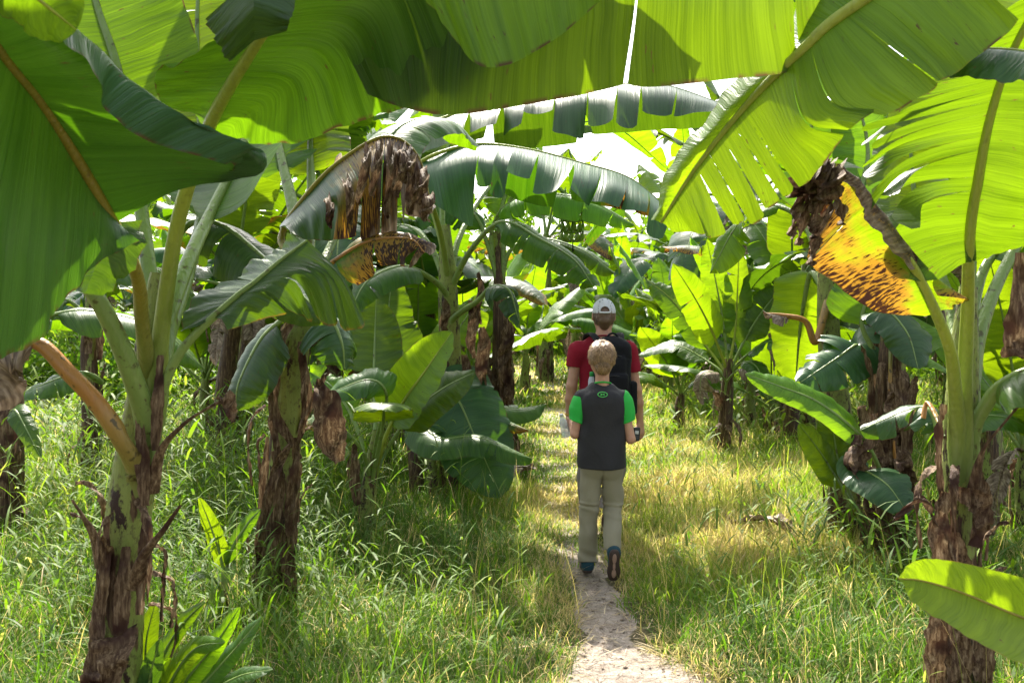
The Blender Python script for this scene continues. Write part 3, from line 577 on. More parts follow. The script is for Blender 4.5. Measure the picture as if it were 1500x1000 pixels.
# ---- tall plant centre-left whose leaves reach over the path
Fp = plant('banana_plant', 658, 0, 8.9, 'tall pale green banana plant whose torn leaves arch over the path and walkers')
stem(Fp, [at(664, 735, 8.9), at(662, 640, 8.9), at(660, 540, 8.9), at(657, 450, 8.9), at(655, 390, 8.9), at(652, 330, 8.9)], [0.13, 0.12, 0.11, 0.10, 0.085, 0.05], 'trunk_green', 9, sheaths=6, nr=30, rough=0.5)
rail_leaf(Fp, [
    [(618, 255, 8.2), (680, 262, 8.35), (760, 308, 8.4), (850, 318, 8.4), (930, 318, 8.3), (985, 338, 8.2)],
    [(616, 240, 8.0), (685, 232, 8.05), (770, 240, 8.1), (850, 262, 8.1), (930, 285, 8.05), (985, 320, 8.0)],
    [(616, 238, 7.9), (690, 212, 7.9), (770, 218, 7.9), (850, 238, 7.88), (925, 262, 7.86), (985, 312, 7.85)],
    [(618, 256, 7.75), (684, 240, 7.58), (765, 236, 7.52), (845, 256, 7.50), (925, 282, 7.5), (982, 320, 7.6)],
    [(628, 278, 7.65), (680, 300, 7.4), (755, 284, 7.33), (830, 282, 7.3), (915, 312, 7.32), (975, 335, 7.5)]],
    2, L=2.1, mat='leaf_dark', rib='rib', stalk=[(656, 410, 8.85), (645, 340, 8.6), (625, 275, 8.2)], rib_r=(0.018, 0.012, 0.004),
    tears=((0.2, 0.55, 0.8), (0.24, 0.30, 0.36, 0.45, 0.58, 0.68, 0.78, 0.88)), gap=0.26, drop=0.09, ruffle=0.010, seed=46, rag=0.30, edge=.02, curl=.02,
    age=lambda v, t, s: np.where(s < 0, 0.62 * np.exp(-((v - 0.78) / 0.12) ** 2) * (t > 0.3), 0.25 * (np.abs(v - 0.86) < 0.04)), nu=12)
rail_leaf(Fp, [
    [(596, 215, 9.6), (680, 210, 9.7), (760, 215, 9.7), (850, 205, 9.7), (960, 190, 9.7), (1055, 180, 9.6)],
    [(600, 196, 9.4), (680, 162, 9.4), (760, 140, 9.4), (850, 130, 9.4), (960, 122, 9.4), (1060, 152, 9.4)],
    [(600, 208, 9.2), (678, 178, 9.02), (760, 156, 9.0), (850, 148, 9.0), (960, 138, 9.0), (1060, 158, 9.2)],
    [(602, 225, 9.0), (672, 215, 8.75), (750, 202, 8.7), (845, 207, 8.7), (955, 190, 8.7), (1050, 170, 9.0)]],
    1, L=3.0, mat='leaf_dark', rib='rib', stalk=[(660, 420, 8.9), (640, 330, 9.0), (608, 240, 9.2)], rib_r=(0.018, 0.012, 0.004),
    tears=((0.3, 0.6), (0.22, 0.34, 0.42, 0.52, 0.62, 0.70, 0.76, 0.86)), gap=0.24, drop=0.12, ruffle=0.012, seed=47, rag=0.32, nu=12, edge=.02, curl=.03)
for i, a_ in enumerate([
    ([(660, 430, 8.9), (690, 365, 8.7), (735, 325, 8.6), (790, 350, 8.5), (840, 380, 8.4), (870, 420, 8.3)], .5, (0, -.4, 1), 'leaf', .35),
    ([(655, 430, 8.9), (630, 360, 9.1), (590, 330, 9.3), (540, 350, 9.5), (500, 420, 9.6)], .5, (0, -.3, 1), 'leaf', .35),
    ([(655, 430, 8.95), (648, 330, 9.3), (655, 220, 9.8), (690, 110, 10.3), (760, 30, 10.8)], .6, (0, -1, .2), 'leaf', .4),
    ([(662, 430, 8.95), (672, 350, 9.3), (720, 270, 10), (800, 200, 10.6), (890, 180, 11.2), (980, 250, 11.6)], .7, (0, -.4, -1), 'leaf_young', .4),
    ([(652, 430, 8.8), (620, 400, 8.6), (585, 390, 8.4), (540, 410, 8.2), (515, 450, 8.1)], .4, (0, -.4, 1), 'leaf', .3),
    ([(664, 470, 8.8), (700, 440, 8.6), (720, 420, 8.5), (745, 425, 8.4), (760, 470, 8.35)], .36, (0.3, -.4, 1), 'leaf_dark', .4)]):
    path_leaf(Fp, a_[0], a_[1], a_[2], 10, -55, a_[3], 'stalk', 0.022, p0=a_[4], tears=5, seed=230 + i)
for i, (x, y, dz, wv) in enumerate([(690, 440, .5, .10), (705, 480, .5, .12), (650, 440, .3, .08), (680, 520, .6, .1), (700, 400, .45, .06), (640, 520, .6, .1), (672, 600, .5, .1)]):
    p = at(x, y, 8.72); strip(Fp, [p, p + [0.03, -.04, -dz * .3], p + [0.0, -.05, -dz * .7], p + [0.03, -.03, -dz]], [wv * .5, wv, wv * .9, wv * .3], (1, 0, .1), seed=240 + i, crinkle=0.02, cup=.8, name='dry_leaf')

# ---- the plant hung with dry leaves and its green fruit
Gp = plant('banana_plant', 737, 0, 11.0, 'dark banana plant wrapped in hanging dry brown leaves beside the path, tattered to the ground')
stem(Gp, [at(735, 690, 11), at(735, 560, 11), at(733, 440, 11), at(728, 340, 11.1)], [0.12, 0.11, 0.09, 0.05], 'trunk_brown', 13, nr=22)
rs = np.random.default_rng(5)
for i in range(9):
    z = rs.uniform(0.5, 1.9); a = rs.uniform(0, 6.28); p = np.array([(735 - 750) / FPX * 11 + 0.12 * math.cos(a), 11 - 0.12 - .1 * rs.random(), z]); ln = rs.uniform(.4, .9)
    strip(Gp, [p, p + [rs.normal(0, .05), -.08, -ln * .3], p + [rs.normal(0, .05), -.08, -ln * .7], p + [rs.normal(0, .05), -.04, max(-ln, -z + .02)]], [.05, .16, .14, .04], (1, rs.normal(0, .4), .1), seed=260 + i, crinkle=.03, cup=.9, name='dry_leaf')
for i, a_ in enumerate([
    ([(735, 440, 11), (720, 340, 11), (760, 290, 10.8), (850, 290, 10.6), (930, 330, 10.5)], .6, (0, -.4, 1), 'leaf_young'),
    ([(735, 440, 11), (715, 360, 11), (690, 310, 11), (640, 300, 11), (590, 340, 11)], .6, (0, -.4, 1), 'leaf'),
    ([(735, 440, 11), (745, 370, 11), (790, 350, 11), (850, 365, 11), (900, 400, 11)], .5, (0, -.4, 1), 'leaf'),
    ([(733, 420, 11), (732, 320, 11.2), (760, 230, 11.4), (800, 130, 11.6)], .6, (0, -1, .3), 'leaf')]):
    path_leaf(Gp, a_[0], a_[1], a_[2], 10, -55, a_[3], 'stalk', 0.022, p0=.35, tears=6, seed=280 + i)
k = NT('green_fruit'); c = k.noise(k.n('TexCoord').outputs['Object'], 14, 2)
M['fruit'] = k.done(k.pbsdf(k.mix(c, (0.10, 0.19, 0.02), (0.2, 0.3, 0.04)), 0.4))
def fruit_bunch(parent, c, n=5, s=1.0, seed=0):
    r = np.random.default_rng(seed); c = np.array(c, float)
    Vs, Fs, o = [], [], 0
    V, F, u = tube(np.array([c + [0, 0, .35 * s], c + [.02, 0, .1], c + [0, 0, -.1], c + [.01, 0, -.35 * s]]), [.022, .02, .018, .01], 8)
    mesh_obj('fruit_stalk', V, F, M['stalk'], parent, u, world=True)
    for t_ in range(n):
        z = .22 * s - t_ * .11 * s
        for j in range(11):
            a = 2 * math.pi * j / 11 + t_ * .3; d = np.array([math.cos(a), math.sin(a), 0]); l = .15 * s * r.uniform(.85, 1.1)
            P = catmull(np.array([c + [0, 0, z], c + d * .07 * s + [0, 0, z - .01], c + d * .12 * s + [0, 0, z + .03], c + d * .12 * s + [0, 0, z + .03 + l * .7]]), 9)
            V, F, u = tube(P, [.004, .016, .019, .018, .005], 7); Vs.append(V); Fs.append(F + o); o += len(V)
    mesh_obj('fruit_bunch', np.vstack(Vs), np.vstack(Fs), M['fruit'], parent, world=True)
fruit_bunch(Gp, at(905, 325, 11.2), 5, 1.0, 3) if False else None
fruit_bunch(Gp, at(838, 322, 10.9), 5, 1.0, 3)
stalk(Gp, [(736, 420, 11), (745, 300, 11), (790, 262, 10.95), (838, 290, 10.9)], [.03, .025, .022, .022], name='fruit_stalk')

# ---- plant off the upper left whose lobes hang over the top of the picture
U = plant('banana_plant', 560, 0, 2.7, 'banana plant whose wide torn leaf forms a sunlit green roof above the walkers')
U.location = (-1.9, 2.9, 0)
stem(U, [(-1.9, 2.9, 0), (-1.88, 2.9, 1.2), (-1.8, 2.9, 2.4), (-1.75, 2.9, 3.0)], [.14, .12, .10, .06], 'trunk_green', 14, nr=24)
rail_leaf(U, [
    [(420, -330, 3.3), (640, -380, 3.3), (850, -390, 3.3), (1060, -380, 3.3), (1250, -350, 3.3), (1480, -260, 3.2)],
    [(420, -130, 3.1), (640, -170, 3.1), (850, -180, 3.1), (1060, -170, 3.1), (1250, -150, 3.1), (1480, -130, 3.1)],
    [(480, 20, 3.1), (680, 0, 3.05), (860, -20, 3.0), (1060, -30, 3.0), (1240, -30, 3.0), (1450, -60, 3.0)],
    [(540, 145, 3.15), (660, 168, 3.1), (840, 142, 3.1), (1050, 118, 3.05), (1250, 92, 3.05), (1420, -10, 3.0)]],
    1, L=2.3, mat='leaf', rib='rib', stalk=[(-160, -60, 2.9), (0, -150, 2.95), (220, -160, 3.0)], rib_r=(0.026, 0.02, 0.01),
    tears=((0.4, 0.7), (0.475, 0.715)), gap=0.022, drop=0.0, ruffle=0.012, seed=48, nu=16, nv=110, edge=0.03)
rail_leaf(U, [
    [(560, -260, 2.7), (700, -300, 2.7), (860, -300, 2.7), (1000, -260, 2.7)],
    [(560, -160, 2.6), (700, -170, 2.6), (860, -170, 2.6), (1000, -160, 2.6)],
    [(590, -60, 2.62), (670, -40, 2.62), (800, -50, 2.62), (930, -80, 2.62)],
    [(622, -10, 2.65), (702, 96, 2.65), (800, 66, 2.65), (905, -20, 2.65)]],
    1, L=1.0, mat='leaf_young', rib='rib', stalk=[(-200, -60, 2.8), (100, -200, 2.7), (350, -180, 2.6)], rib_r=(0.02, 0.015, 0.006), tears=((), ()), ruffle=0.008, seed=49, nu=12)

for i, (q, w_) in enumerate([([(-1.8, 2.9, 3.0), (-1.2, 3.3, 3.35), (-.5, 3.5, 3.15), (.05, 3.55, 3.0), (.5, 3.5, 2.9)], .62), ([(-1.78, 2.95, 2.9), (-1.3, 3.5, 3.2), (-1.0, 3.75, 3.2), (-.65, 3.8, 3.1), (-.3, 3.8, 2.98)], .5), ([(-1.9, 2.9, 3.0), (-1.75, 3.4, 3.7), (-1.5, 3.7, 4.0), (-1.1, 3.9, 4.1), (-.6, 4.0, 3.9)], .75), ([(-1.9, 2.9, 3.0), (-2.0, 3.2, 3.5), (-1.9, 3.3, 3.6), (-1.6, 3.1, 3.65), (-1.2, 2.9, 3.5)], .7), ([(-1.9, 2.9, 2.8), (-2.1, 3.3, 2.95), (-1.8, 3.55, 3.05), (-1.3, 3.62, 3.05), (-.85, 3.6, 2.98)], .78)]):  # unseen leaves above the view, added to shade the leaves below
    path_leaf(U, [tuple(np.array(a_) - np.array([-1.9, 2.9, 0])) for a_ in q], w_, (0, .1, 1), 10, -25, 'leaf', 'stalk', .022, p0=.3, tears=2, seed=450 + i, local=True)
# ---- big bright leaf reaching in from the upper right
V1 = plant('banana_plant', 1600, 0, 3.0, 'banana plant with huge bright leaf crossing diagonally above the hanging dead leaf')
V1.location = (2.1, 2.4, 0)
stem(V1, [(2.1, 2.4, 0), (2.1, 2.4, 1.2), (2.05, 2.4, 2.3), (2.0, 2.4, 3.0)], [.14, .12, .10, .06], 'trunk_brown', 15, nr=24)
rail_leaf(V1, [
    [(1330, -150, 2.95), (1200, -30, 3.1), (1135, 55, 3.2), (1050, 150, 3.35), (988, 235, 3.5), (952, 322, 3.6)],
    [(1350, -120, 2.85), (1220, -20, 2.98), (1140, 78, 3.1), (1060, 168, 3.26), (1000, 242, 3.42), (958, 322, 3.56)],
    [(1380, -80, 2.75), (1250, 10, 2.9), (1170, 78, 3.0), (1095, 152, 3.2), (1020, 245, 3.4), (968, 326, 3.55)],
    [(1430, -30, 2.65), (1320, 60, 2.78), (1195, 165, 2.92), (1135, 215, 3.12), (1045, 290, 3.35), (975, 328, 3.54)],
    [(1500, 20, 2.6), (1390, 110, 2.70), (1262, 178, 2.82), (1175, 270, 3.05), (1070, 332, 3.32), (985, 335, 3.54)]],
    2, L=2.2, mat='leaf_young', rib='rib', stalk=[(1990, -150, 2.4), (1750, -200, 2.5), (1520, -150, 2.62)], rib_r=(0.022, 0.016, 0.004),
    tears=((), (0.22, 0.36, 0.44, 0.62, 0.66, 0.70, 0.75, 0.80, 0.86)), gap=0.03, drop=0.02, ruffle=0.008, seed=50, nu=14, nv=110, edge=0.03,
    age=lambda v, t, s: 0.30 * (t > 0.97))
# bright leaf low at the right edge
Y = plant('banana_plant', 1700, 0, 2.4, 'low bright banana plant leaf in front of the foot of the mottled stem')
Y.location = (1.75, 2.75, 0)
stem(Y, [(1.75, 2.75, 0), (1.75, 2.75, .35), (1.73, 2.75, .7)], [.07, .06, .04], 'trunk_dark', 16, nr=20)
rail_leaf(Y, [
    [(1760, 925, 2.6), (1640, 885, 2.55), (1500, 846, 2.5), (1410, 824, 2.48), (1345, 819, 2.47), (1316, 846, 2.46)],
    [(1760, 990, 2.6), (1640, 955, 2.55), (1500, 905, 2.5), (1410, 868, 2.48), (1350, 850, 2.47), (1316, 847, 2.46)],
    [(1740, 1060, 2.46), (1620, 1030, 2.38), (1490, 968, 2.36), (1400, 922, 2.38), (1342, 884, 2.42), (1316, 848, 2.46)]],
    1, L=0.9, mat='leaf_young', rib='rib_brown', stalk=[(1750, 1190, 2.75), (1830, 1060, 2.7)], rib_r=(0.006, 0.004, 0.002), tears=((), ()), ruffle=0.004, seed=51, nu=10,
    age=lambda v, t, s: 0.3 * (t > 0.985))

# ---- hero plant on the right
RP = plant('banana_plant', 1400, 0, 4.2, 'mottled banana plant with one yellow dying leaf spotted black')
stem(RP, [at(1400, 1040, 4.2), at(1398, 940, 4.2), at(1402, 800, 4.2), at(1406, 700, 4.2), at(1408, 600, 4.2), at(1412, 510, 4.2), at(1418, 420, 4.2)],
     [0.105, 0.092, 0.075, 0.074, 0.078, 0.066, 0.042], 'trunk_dark', 17, sheaths=9, nr=40, rough=1.2)
for i, (pts, wv) in enumerate([([(1370, 900), (1368, 960), (1372, 1030)], .12), ([(1430, 880), (1436, 950), (1440, 1030)], .1), ([(1385, 720), (1372, 780), (1380, 850)], .09), ([(1430, 690), (1438, 740), (1425, 800)], .08), ([(1400, 900), (1402, 960), (1398, 1040)], .12),
        ([(1372, 770), (1350, 730), (1310, 760)], .03), ([(1380, 740), (1376, 640), (1384, 592)], .035), ([(1400, 720), (1430, 735), (1440, 770)], .1), ([(1395, 780), (1410, 840), (1405, 900)], .09)]):
    strip(RP, [at(x, y, 4.2 - 0.105 - .01 * (i % 3)) for x, y in pts], [wv * .5, wv, wv * .7], (1, 0, .1), seed=300 + i, crinkle=.01, cup=.5)
def fingers(v, t, s): return 0.0 * v
rail_leaf(RP, [   # upright leaf: fingers on the left, whole lamina on the right
    [(1405, 385, 3.75), (1305, 388, 3.6), (1290, 300, 3.45), (1262, 250, 3.4), (1262, 165, 3.4), (1300, 120, 3.35), (1390, 30, 3.2)],
    [(1412, 384, 3.72), (1352, 360, 3.62), (1340, 270, 3.5), (1330, 215, 3.4), (1335, 150, 3.35), (1380, 90, 3.3), (1450, 20, 3.2)],
    [(1420, 384, 3.7), (1420, 345, 3.66), (1432, 262, 3.55), (1445, 190, 3.48), (1465, 120, 3.4), (1490, 60, 3.3), (1540, -30, 3.2)],
    [(1428, 384, 3.72), (1470, 355, 3.66), (1505, 280, 3.52), (1520, 200, 3.45), (1545, 130, 3.38), (1570, 80, 3.3), (1600, 0, 3.2)],
    [(1432, 384, 3.75), (1485, 362, 3.7), (1570, 300, 3.6), (1590, 220, 3.5), (1610, 150, 3.45), (1630, 90, 3.35), (1650, 10, 3.2)]],
    2, L=1.5, mat='leaf', rib='rib', stalk=[(1412, 640, 4.1), (1414, 530, 4.0), (1418, 440, 3.85)], rib_r=(0.022, 0.018, 0.012),
    tears=((0.30, 0.34, 0.39, 0.43, 0.48, 0.52, 0.56, 0.60, 0.64, 0.68, 0.73), ()), gap=0.55, drop=0.10, ruffle=0.008, seed=52, nu=12, rag=.15)
rail_leaf(RP, [   # yellow and black leaf
    [(1368, 468, 3.75), (1285, 458, 3.6), (1225, 415, 3.55), (1182, 382, 3.5), (1200, 320, 3.5), (1195, 270, 3.5)],
    [(1372, 462, 3.75), (1320, 420, 3.62), (1272, 375, 3.55), (1232, 332, 3.5), (1225, 290, 3.5), (1212, 255, 3.5)],
    [(1378, 455, 3.75), (1345, 405, 3.66), (1310, 355, 3.55), (1270, 300, 3.5), (1245, 265, 3.48), (1225, 240, 3.48)],
    [(1390, 450, 3.8), (1385, 420, 3.76), (1335, 362, 3.6), (1290, 300, 3.45), (1262, 265, 3.42), (1232, 238, 3.42)],
    [(1400, 440, 3.8), (1408, 420, 3.82), (1325, 372, 3.5), (1282, 318, 3.40), (1252, 275, 3.40), (1226, 245, 3.40)]],
    2, L=1.0, mat='leaf_young', rib='rib', stalk=[(1400, 640, 4.08), (1398, 560, 3.95), (1388, 500, 3.82)], rib_r=(0.020, 0.013, 0.006),
    tears=((0.60, 0.72, 0.82), (0.3,)), gap=0.12, drop=0.03, ruffle=0.010, seed=53, nu=14,
    age=lambda v, t, s: np.clip(np.where(s < 0, 0.33 + 0.27 * t ** 1.5 + 0.16 * np.sin(v * 9) * t - 0.40 * np.exp(-(v / 0.16) ** 2) - .10 * np.exp(-((v - .45) / .08) ** 2) * (1 - t), np.where(v > 0.3, 0.72 + .1 * t, 0.2 + 0.2 * t)), 0, 1), name='dying_leaf')
for i, (x0, y0, x1, y1, wv) in enumerate([(1215, 235, 1188, 335, .05), (1205, 250, 1170, 360, .03), (1222, 245, 1232, 330, .03), (1215, 260, 1190, 350, .04), (1200, 240, 1160, 290, .10), (1190, 240, 1178, 285, .12), (1212, 250, 1205, 300, .12), (1222, 300, 1188, 390, .03), (1190, 262, 1160, 350, .03)]):
    strip(RP, [at(x0, y0, 3.46), at((x0 + x1) / 2 - 6, y0 * .6 + y1 * .4, 3.36), at(x1, y1 - 15, 3.34), at(x1, y1, 3.34)], [wv * .8, wv, wv * .8, wv * .4], (1, 0.3, 0.1), seed=320 + i, crinkle=.014, cup=.9, name='dry_leaf_shred')
for i, a_ in enumerate([
    ([(1428, 640, 4.15), (1445, 590, 4.1), (1475, 556, 4.0), (1530, 540, 3.9), (1600, 580, 3.8), (1680, 680, 3.7)], .4, (0, -.3, 1), 'leaf', .35, .024),
    ([(1425, 560, 4.2), (1445, 460, 4.3), (1480, 380, 4.4), (1540, 280, 4.5), (1620, 200, 4.6), (1720, 200, 4.7)], .6, (-.3, -.5, -1), 'leaf', .42, .026),
    ([(1422, 540, 4.25), (1428, 440, 4.5), (1450, 380, 4.6), (1500, 340, 4.7), (1580, 330, 4.8)], .55, (0, -.5, 1), 'leaf_young', .5, .02),
    ([(1405, 560, 4.25), (1395, 460, 4.45), (1370, 380, 4.6), (1340, 290, 4.8), (1330, 150, 5.0)], .5, (0, -1, 0), 'leaf', .5, .022),
    ([(1415, 520, 4.25), (1420, 400, 4.4), (1425, 200, 4.5), (1440, 20, 4.6), (1440, -200, 4.7)], .65, (0, -1, 0), 'leaf', .45, .024),
    ([(1412, 600, 4.3), (1380, 640, 4.6), (1360, 600, 4.7), (1330, 600, 4.8), (1260, 630, 4.9)], .2, (0, -.5, 1), 'leaf_dark', .35, .012)]):
    path_leaf(RP, a_[0], a_[1], a_[2], 10, -45, a_[3], 'stalk', a_[5], p0=a_[4], tears=3, seed=340 + i)
stalk(RP, [(1424, 720, 4.1), (1440, 660, 4.04), (1470, 620, 4.0), (1512, 572, 3.95)], [.028, .014, .01, .012], 'dry', 'dry_stalk', .4, flat=.5)
stalk(RP, [(1386, 640, 4.2), (1360, 590, 4.4), (1352, 612, 4.4)], [.012, .009, .012], 'stalk_orange', 'dying_stalk')
strip(RP, [at(1500, 480, 3.9), at(1490, 520, 3.88), at(1494, 470, 3.86), at(1500, 370, 3.86)], [.05, .12, .1, .05], (1, 0, 0.1), seed=360, name='dry_leaf')
dress(RP, (.0, -.01, 0), 1.1, .085, 14, 903, lo=.1, hi=1.0, length=(.2, .5), wid=(.01, .045))
# dark leaf shading the top right corner
path_leaf(V1, [(2000, -100, 2.5), (1800, 60, 2.55), (1640, 110, 2.6), (1500, 75, 2.7), (1370, 70, 2.8)], 0.26, (0.2, -.6, 1), 5, -20, 'leaf_dark', 'rib', .010, p0=.4, tears=2, seed=361)

# ---- clump right of the path
S1 = plant('banana_plant', 1235, 0, 7.3, 'banana plant with pale smooth upper stem and glossy dark leaves beside the shaggy dead stem')
stem(S1, [at(1236, 800, 7.3), at(1236, 700, 7.3), at(1228, 600, 7.3), at(1215, 500, 7.35), at(1212, 400, 7.4), at(1212, 300, 7.4)], [0.13, 0.115, 0.10, 0.09, 0.08, 0.05], 'trunk_green', 18, nr=28, rough=.6)
dress(S1, (0, 0, 0), 1.1, .12, 10, 41)
for i, a_ in enumerate([
    ([(1222, 560, 7.2), (1240, 530, 7.0), (1255, 505, 6.8), (1225, 525, 6.7), (1172, 560, 6.6)], .46, (-.3, -.9, .6), 'leaf_dark', .3, .014, 0),
    ([(1214, 440, 7.3), (1195, 500, 7.2), (1180, 470, 7.2), (1150, 462, 7.2), (1118, 458, 7.2)], .12, (0, -.3, 1), 'leaf_dark', .72, .020, 1),
    ([(1212, 430, 7.4), (1205, 330, 7.6), (1190, 200, 7.8), (1180, 60, 8.0)], .6, (.1, -1, 0), 'leaf', .4, .022, 0),
    ([(1218, 420, 7.4), (1240, 330, 7.5), (1270, 240, 7.6), (1262, 170, 7.6), (1240, 130, 7.6)], .5, (0, -1, .5), 'leaf', .35, .022, 0),
    ([(1216, 450, 7.4), (1190, 400, 7.6), (1178, 440, 7.7), (1170, 500, 7.8), (1165, 570, 7.9)], .5, (-.2, -1, .3), 'leaf_young', .3, .02, 0),
    ([(1218, 470, 7.3), (1250, 440, 7.1), (1290, 450, 7.0), (1320, 480, 6.9), (1345, 530, 6.9)], .34, (.2, -.5, 1), 'leaf_dark', .3, .014, 0),
    ([(1215, 460, 7.4), (1180, 330, 7.8), (1120, 300, 8.1), (1080, 330, 8.3), (1040, 400, 8.4)], .5, (0, -.5, 1), 'leaf_young', .4, .02, 0)]):
    path_leaf(S1, a_[0], a_[1], a_[2], 10, -35, a_[3], 'stalk_orange' if a_[6] else 'stalk', a_[5], p0=a_[4], tears=2, seed=370 + i, age=(lambda v, t, s: np.full_like(v, .95)) if a_[6] else None)
T1 = plant('banana_plant', 1302, 0, 6.7, 'shaggy dead brown banana stem with an orange streaked stalk, behind the mottled stem')
stem(T1, [at(1305, 830, 6.7), at(1303, 720, 6.7), at(1302, 600, 6.7), at(1308, 500, 6.7), at(1312, 440, 6.7)], [0.14, 0.125, 0.115, 0.10, 0.07], 'trunk_brown', 19, nr=28, rough=1.5)
dress(T1, (0, 0, 0), 1.6, .13, 18, 42, wid=(.04, .12), length=(.3, .8))
stalk(T1, [(1305, 500, 6.55), (1304, 560, 6.52), (1308, 640, 6.52), (1314, 700, 6.54)], [.014, .013, .012, .008], 'stalk_orange')
for i in range(9):
    rs = np.random.default_rng(700 + i); x = rs.uniform(1245, 1375); y = rs.uniform(560, 740)
    p = at(x, y, rs.uniform(6.0, 6.6)); ln = rs.uniform(.25, .6)
    strip(T1, [p, p + [rs.normal(0, .05), -.02, -ln * .3], p + [rs.normal(0, .08), 0, -ln * .7], p + [rs.normal(0, .1), 0, -ln]], [.03, .11, .1, .03], (1, rs.normal(0, .5), .1), seed=710 + i, crinkle=.03, cup=.9, name='dry_leaf')
for i, a_ in enumerate([
    ([(1308, 740, 6.6), (1290, 690, 6.45), (1262, 640, 6.35), (1200, 590, 6.3), (1140, 565, 6.3), (1092, 548, 6.3)], .24, (.15, -.9, .8), 'leaf_young', .36, .013),
    ([(1290, 760, 6.5), (1275, 700, 6.35), (1268, 690, 6.3), (1300, 710, 6.1), (1330, 752, 6.0)], .36, (0, -.9, .6), 'leaf_dark', .35, .010),
    ([(1240, 760, 6.9), (1225, 700, 6.9), (1200, 660, 6.9), (1170, 620, 6.9)], .24, (.5, -1, .1), 'leaf_young', .25, .010),
    ([(1240, 760, 6.9), (1232, 690, 6.95), (1222, 640, 7.0), (1215, 580, 7.0)], .26, (.2, -1, .1), 'leaf', .25, .010),
    ([(1310, 520, 6.7), (1290, 470, 6.6), (1300, 455, 6.5), (1330, 490, 6.4), (1345, 540, 6.3)], .4, (0, -.5, 1), 'leaf_dark', .3, .014),
    ([(1312, 500, 6.7), (1330, 440, 6.8), (1350, 420, 6.9), (1372, 450, 7.0)], .45, (0, -.6, 1), 'leaf_dark', .3, .014),
    ([(1318, 640, 6.6), (1350, 620, 6.5), (1400, 612, 6.5), (1470, 610, 6.5), (1530, 640, 6.5)], .34, (0, -.4, 1), 'leaf', .25, .010),
    ([(1270, 520, 6.8), (1262, 470, 6.8), (1282, 400, 6.8), (1290, 300, 6.9)], .5, (-.2, -1, 0.1), 'leaf', .3, .014)]):
    path_leaf(T1, a_[0], a_[1], a_[2], 12, -25, a_[3], 'stalk', a_[5], p0=a_[4], tears=0, seed=390 + i)
Z1 = plant('banana_plant', 10, 0, 7.3, 'dark banana stem with hanging dry leaves at the far left edge')
stem(Z1, [at(8, 790, 7.3), at(10, 640, 7.3), at(12, 500, 7.3), at(20, 400, 7.3)], [0.13, 0.12, 0.10, 0.07], 'trunk_brown', 20, nr=24, rough=1.4)
dress(Z1, (0, 0, 0), 1.9, .12, 14, 43, wid=(.05, .14), length=(.4, .9))
path_leaf(Z1, [(10, 620, 7.2), (20, 600, 7.0), (34, 620, 6.9), (60, 670, 6.8)], .16, (.5, -1, .4), 10, -30, 'leaf', 'stalk', .01, p0=.2, tears=0, seed=401)
path_leaf(Z1, [(20, 480, 7.3), (60, 465, 7.3), (130, 455, 7.4), (230, 480, 7.6), (300, 540, 7.7)], .5, (0, -.3, 1), 10, -40, 'leaf', 'stalk', .016, p0=.35, tears=3, seed=402)
Z2 = plant('banana_plant', 132, 0, 9.5, 'slim brown banana stem behind the thick orange-stalked stem')
stem(Z2, [at(134, 720, 9.5), at(134, 620, 9.5), at(130, 500, 9.5), at(135, 420, 9.5)], [0.10, 0.09, 0.08, 0.05], 'trunk_brown', 21, nr=20)
dress(Z2, (0, 0, 0), 1.6, .1, 9, 44)
for i, a_ in enumerate([([(134, 480, 9.5), (100, 440, 9.4), (50, 450, 9.3), (0, 500, 9.2)], .5), ([(134, 470, 9.5), (170, 400, 9.6), (240, 400, 9.7), (310, 470, 9.8)], .5), ([(150, 560, 9.2), (120, 545, 9.0), (70, 560, 8.8), (25, 580, 8.7)], .36), ([(134, 470, 9.5), (130, 380, 9.8), (110, 250, 10), (80, 120, 10.2)], .6)]):
    path_leaf(Z2, a_[0], a_[1], (0, -.4, 1), 10, -45, 'leaf', 'stalk', .018, p0=.3, tears=5, seed=410 + i)

